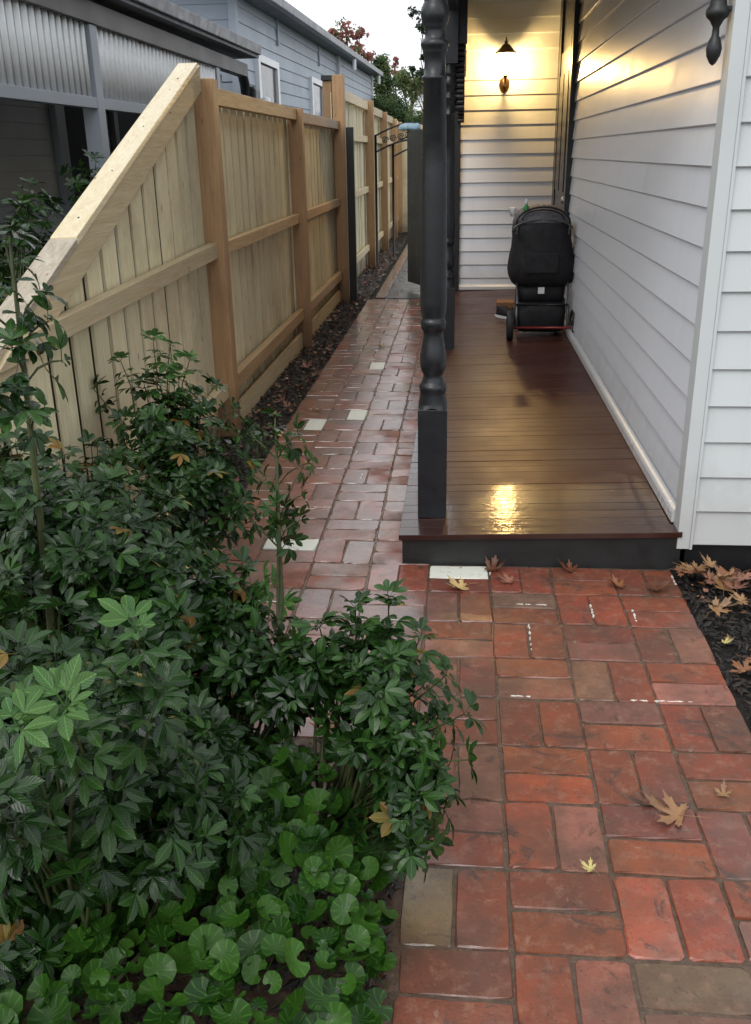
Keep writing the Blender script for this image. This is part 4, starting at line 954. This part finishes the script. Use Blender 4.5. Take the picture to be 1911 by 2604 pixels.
def trifoliate(seed, L=.058):
    rs = random.Random(seed); m = MB(); up = Vector((0, 0, 1)); p = Vector((0, .025, .004))
    m.tube([(0, 0, 0), tuple(p)], .0011, 4)
    for a, s in ((0, 1.0), (R(52), .88), (-R(52), .88)):
        a += rs.uniform(-.12, .12); d = Vector((math.sin(a), math.cos(a), rs.uniform(-.12, .15)))
        leaflet(m, p, d, up + Vector((rs.uniform(-.25, .25), rs.uniform(-.25, .25), 0)), L * s * rs.uniform(.9, 1.1), L * .42 * rs.uniform(.9, 1.15), 0, rs.uniform(.12, .35), rs.uniform(.05, .35))
    return m
TRI = [trifoliate(i) for i in range(5)]
TRIM = {k: [t.mesh('leaf', k, angle=14) for t in TRI] for k in ('leafA', 'leafB', 'leafC', 'leafY')}
CAM = Vector((0, 0, 1.56))
def shrub(name, label, base, tips, mats, seed, near_limit=300, size=1.0, nodes=(3, 5), whorl=(5, 8), cat='shrub', bright=(), axis=None):
    """tips: list of (position, direction); bright: indices of tips with young leaves"""
    rs = random.Random(seed); t = thing(name, label, cat, base); B = Vector(base)
    stems = MB(); leaves = []
    for ti, (tp, td) in enumerate(tips):
        tp = Vector(tp); td = Vector(td).normalized()
        b0 = B + Vector((rs.uniform(-.05, .05), rs.uniform(-.05, .05), 0))
        mid = b0.lerp(tp, .55) + Vector((rs.uniform(-.05, .05), rs.uniform(-.05, .05), .04)); pre = tp - td * .10
        pts = [b0 * (1 - q_) ** 2 + mid * 2 * q_ * (1 - q_) + pre * q_ * q_ for q_ in (0, .25, .5, .75, 1)] + [tp]
        if axis:
            ax = Vector(axis); f_ = max(.05, min(1, (tp.z - .07) / ax.z)); kk = B.lerp(ax, f_); bow = Vector((.02 * math.sin(3 * f_), 0, 0))
            pts = [B, B.lerp(ax, f_ * .5) + bow, kk + bow * .5, kk.lerp(tp, .4) + Vector((0, 0, .012)), kk.lerp(tp, .75) + Vector((0, 0, .01)), tp]
        stems.tube([tuple(p - B) for p in pts], [.006, .005, .004, .003, .0025, .0015], 5)
        n_w = rs.randint(*whorl); q = td.to_track_quat('Z', 'Y').to_matrix()
        young = ti in bright
        # crowded whorl at the tip
        for i in range(n_w):
            az = i * 2.4 + rs.uniform(-.3, .3); el = rs.uniform(.1, .75); s = size * rs.uniform(.55, 1.12) * (1.0 if i < n_w - 2 else .5)
            leaves.append((tp, q, az, el, s, 'leafC' if young else (rs.choices(mats[0], mats[1])[0])))
        for nd in range(rs.randint(*nodes)):
            c = tp - td * (.018 + .026 * (nd + 1)) * size
            for sd_ in (0, 1):
                az = nd * 1.57 + sd_ * 3.14 + rs.uniform(-.4, .4)
                mm = rs.choices(mats[0], mats[1])[0]
                leaves.append((c, q, az, rs.uniform(-.35, .35), size * rs.uniform(.6, 1.25), 'leafB' if (young and mm == 'leafA') else mm))
    out = []
    for (c, q, az, el, s, mk) in leaves:
        # local frame: leaf points along +y, rotated about the stem and lifted by el
        rot = q @ Euler((0, 0, az)).to_matrix() @ Euler((el, 0, 0)).to_matrix() @ Euler((0, rs.uniform(-.4, .4), 0)).to_matrix()
        # let gravity turn the blade's face upward
        nrm = rot @ Vector((0, 0, 1))
        if nrm.z < 0: rot = rot @ Euler((0, math.pi, 0)).to_matrix()
        out.append((Matrix.Translation(c - B) @ rot.to_4x4() @ Matrix.Diagonal((s, s, s, 1)), mk, (c - CAM).length, rs.randrange(5)))
    out.sort(key=lambda o: o[2])
    rest = MB(); keys = ['leafA', 'leafB', 'leafC', 'leafY']
    for i, (mt, mk, d, vi) in enumerate(out):
        if i < near_limit: inst('leaf', TRIM[mk][vi], t, mt)
        else:
            for q, uv in TRI[vi].uv.items(): rest.uv[len(rest.v) + q] = uv
            rest.add([mt @ Vector(v) for v in TRI[vi].v], TRI[vi].f, keys.index(mk))
    stems.build('stems', 'twig', t, smooth=True)
    if rest.v: f = rest.build('foliage', keys, t, angle=14); f['kind'] = 'stuff'
    return t
def blob_tips(blobs, seed, up=.7):
    rs = random.Random(seed); o = []
    for (cx, cy, cz, rx, ry, rz_, n) in blobs:
        for _ in range(n):
            d = Vector((rs.gauss(0, 1), rs.gauss(0, 1), rs.gauss(0, 1) + .35)).normalized(); rr = rs.uniform(.55, 1.0)
            p = Vector((cx + d.x * rx * rr, cy + d.y * ry * rr, max(.05, cz + d.z * rz_ * rr)))
            o.append((p, (d + Vector((0, -.1, up)))))
    return o
DK = (['leafA', 'leafB', 'leafY'], [40, 12, .5]); MD = (['leafA', 'leafB', 'leafY'], [20, 22, .5])
tA = [((-1.18, 3.50, .90), (0, 0, 1)), ((-1.10, 3.45, .89), (.2, 0, 1)), ((-1.02, 3.42, .84), (.4, 0, 1)), ((-1.3, 3.45, .83), (-.3, 0, 1)), ((-.93, 3.4, .74), (.6, -.1, .8)), ((-1.06, 3.40, .78), (.2, -.2, 1)), ((-1.4, 3.4, .73), (-.6, 0, .8)), ((-.85, 3.36, .66), (.8, 0, .5)), ((-1.2, 3.4, .76), (0, -.3, 1)), ((-.78, 3.3, .60), (.8, 0, .5))]
shrub('shrub', 'tall leafy shrub in front of the first orange fence post', (-1.08, 3.25, 0), tA + blob_tips([(-1.12, 3.3, .58, .22, .2, .22, 34), (-.95, 3.1, .40, .22, .22, .3, 34), (-1.25, 2.9, .45, .2, .25, .25, 18)], 1), DK, 11, 280, bright=(0, 1, 2, 3, 5), size=.9)
shrub('shrub', 'broad mass of dark glossy shrub in front of the sloping end of the fence', (-1.0, 2.15, 0), blob_tips([(-.92, 2.05, .62, .30, .28, .28, 62), (-1.25, 2.45, .56, .36, .3, .28, 52), (-.72, 1.95, .52, .22, .22, .24, 40), (-1.1, 2.3, .3, .4, .4, .25, 30), (-1.55, 2.6, .6, .3, .3, .3, 24)], 2), DK, 12, 300, size=.88)
tC = [((-.51, 1.29, .85), (.1, -.2, 1)), ((-.56, 1.11, .82), (.0, -.3, 1)), ((-.61, 1.06, .82), (-.1, -.2, 1)), ((-.66, 1.18, .78), (-.3, -.1, 1)), ((-.47, 1.25, .76), (.4, -.2, 1)), ((-.63, 1.0, .74), (0, -.4, 1)), ((-.55, 1.3, .74), (.2, 0, 1)), ((-.68, 1.08, .72), (-.1, -.3, 1))]
shrub('shrub', 'near shrub with pale young leaf rosettes catching the light', (-.72, 1.40, 0), tC + blob_tips([(-.66, 1.32, .50, .22, .2, .22, 34), (-.85, 1.55, .45, .25, .25, .3, 36), (-.82, 1.3, .22, .16, .14, .14, 22), (-.55, 1.42, .40, .2, .18, .22, 24)], 3), DK, 13, 280, bright=(0, 1, 2), size=.88)
tD = [((-.90, 1.93, 1.47), (.2, 0, 1)), ((-.93, 1.9, 1.40), (-.3, 0, .8)), ((-.86, 1.88, 1.30), (.7, 0, .5)), ((-.84, 1.85, 1.25), (.6, 0, .7)), ((-.90, 1.8, 1.20), (0, -.2, .9)), ((-.86, 1.72, 1.14), (.2, -.2, .8)), ((-.93, 1.75, 1.12), (-.2, -.1, .8)), ((-.80, 1.80, 1.18), (.8, 0, .4)), ((-.95, 1.95, 1.35), (0, 0, 1)), ((-.83, 1.75, 1.08), (.5, 0, .3)), ((-.97, 1.85, 1.27), (-.2, 0, 1))]
shrub('shrub', 'lanky shrub stem reaching up in front of the porch, its leaves drooping', (-1.0, 1.9, 0), tD, DK, 14, 200, nodes=(1, 2), whorl=(3, 5), axis=(-.92, 1.9, 1.42), size=.9)
tE = [((-.57, 2.77, .80), (0, 0, 1)), ((-.50, 2.77, .74), (.8, 0, .5)), ((-.66, 2.77, .74), (-.8, 0, .4)), ((-.47, 2.74, .66), (.9, 0, .3)), ((-.64, 2.73, .62), (-.8, 0, .2)), ((-.49, 2.72, .56), (.9, 0, .1)), ((-.57, 2.70, .52), (-.3, -.3, .3)), ((-.50, 2.70, .48), (.6, -.2, -.1)), ((-.63, 2.68, .46), (-.7, -.1, 0)), ((-.53, 2.68, .42), (.3, -.4, -.2))]
shrub('shrub', 'single slender upright shrub stem rising in front of the brick path', (-.58, 2.62, 0), tE, MD, 15, 150, nodes=(1, 2), whorl=(3, 5), axis=(-.57, 2.76, .78), size=.9)
tF = [((-.16, 1.97, .58), (0, 0, 1)), ((.02, 1.71, .44), (.8, 0, .5)), ((-.02, 1.80, .48), (.7, 0, .7)), ((-.08, 1.9, .52), (.4, 0, 1)), ((.03, 1.66, .36), (.9, 0, .1)), ((-.02, 1.6, .28), (.6, -.2, 0)), ((-.06, 1.56, .2), (.4, -.3, 0)), ((-.32, 1.93, .52), (-.2, 0, 1)), ((-.24, 1.98, .55), (0, 0, 1))]
shrub('shrub', 'bushy shrub leaning out over the edge of the brick path', (-.28, 1.80, 0), tF + blob_tips([(-.19, 1.83, .40, .16, .16, .14, 30), (-.10, 1.66, .26, .10, .13, .15, 22), (-.30, 1.93, .44, .12, .13, .10, 9)], 4), MD, 16, 300, size=.82)
tG = [((-.53, 2.07, .60), (.3, 0, 1)), ((-.47, 2.05, .57), (.9, 0, .1)), ((-.43, 2.04, .52), (.9, 0, -.3)), ((-.50, 2.02, .54), (.6, -.2, .4)), ((-.62, 2.1, .58), (-.2, 0, 1)), ((-.40, 2.0, .46), (.6, -.1, .2))]
shrub('shrub', 'middle shrub with one drooping lime green spray over the bricks', (-.55, 1.92, 0), tG + blob_tips([(-.58, 2.0, .42, .16, .18, .17, 36), (-.52, 1.75, .26, .18, .2, .2, 26), (-.40, 1.93, .34, .10, .10, .12, 12), (-.78, 1.8, .35, .22, .25, .28, 44), (-.70, 1.55, .25, .25, .2, .22, 26)], 5), DK, 17, 300, bright=(1, 2, 3), size=.85)
shrub('shrub', 'green bush growing beyond the sloping fence cap below the porch', (-1.95, 3.6, 0), blob_tips([(-1.85, 3.3, .95, .3, .4, .35, 30), (-2.1, 4.3, 1.2, .25, .4, .3, 18), (-2.0, 5.2, 1.35, .2, .3, .25, 10), (-1.9, 2.7, .9, .3, .3, .3, 16)], 6), MD, 18, 120)

# round leaved ground cover
def violet_leaf(seed):
    rs = random.Random(seed); m = MB(); n = 18; vs = [(0, 0, 0)]; cup = rs.uniform(.25, .75); a0 = R(rs.uniform(16, 30))
    for ring, rr in ((0, .5), (1, 1.0)):
        for i in range(n + 1):
            a = -math.pi / 2 + a0 + (2 * math.pi - 2 * a0) * i / n
            k = rr * (1 + .05 * math.cos(a * 2)) * (1 + (.018 * (1 if i % 2 else -1) if ring else 0)) * (.9 if i in (0, n) and ring else 1)
            z = cup * rr * rr * .5 * (1 + .25 * math.sin(a * 2 + seed)) + (.02 * (i % 2) if ring else 0)
            vs.append((k * math.cos(a) * .5, k * math.sin(a) * .5 + .12, z * .5))
    fs = [(0, 1 + i, 2 + i) for i in range(n)] + [(1 + i, 1 + n + 1 + i, 2 + n + 1 + i, 2 + i) for i in range(n)]
    m.uv[0] = (0, .02)
    for ring in (0, 1):
        for i in range(n + 1): m.uv[1 + ring * (n + 1) + i] = (.5 + .0 * ring, i / n + .02)
    m.add(vs, fs); m.tube([(0, 0, 0), (0, -.15, -.5), (0, -.1, -1.2)], .018, 4); return m
VL = [violet_leaf(i) for i in range(6)]; VLM = [v.mesh('leaf', 'violet', smooth=True) for v in VL]
vt = thing('violet_patch', 'low patch of round kidney shaped violet leaves beside the brick path', 'ground cover', (-.5, 1.4, 0))
rs = random.Random(21); vl = []
for _ in range(1250):
    x, y = rs.uniform(-1.15, -.13), rs.uniform(.92, 1.88)
    if x > -.30 and y < 1.30 and rs.random() < .65: continue
    edge = max(0, min(1, (-.12 - x) / .18))
    h = .06 + .20 * edge * (.75 + .4 * noise.noise(Vector((x * 5, y * 5, 1)))) + rs.uniform(-.035, .04)
    s = rs.choice([.026, .036, .045, .052, .060, .068]) * rs.uniform(.9, 1.12)
    vl.append((x, y, h, s))
vl.sort(key=lambda p: -p[2]); rest = MB()
for i, (x, y, h, s) in enumerate(vl):
    mt = T(x + .5, y - 1.4, h, R(rs.uniform(-10, 42)), R(rs.uniform(-28, 28)), rs.uniform(0, 6.28), s); j = rs.randrange(6)
    # tip the blades toward the light and the path
    mt = Matrix.Translation(mt.translation) @ Euler((R(rs.uniform(0, 22)), R(rs.uniform(-5, 14)), 0)).to_matrix().to_4x4() @ Matrix.Translation(-mt.translation) @ mt
    if i < 300: inst('leaf', VLM[j], vt, mt)
    else:
        for q, uv in VL[j].uv.items(): rest.uv[len(rest.v) + q] = uv
        rest.add([mt @ Vector(v) for v in VL[j].v], VL[j].f)
f = rest.build('lower_leaves', 'violet', vt, smooth=True); f['kind'] = 'stuff'
print('objects', len(bpy.data.objects))
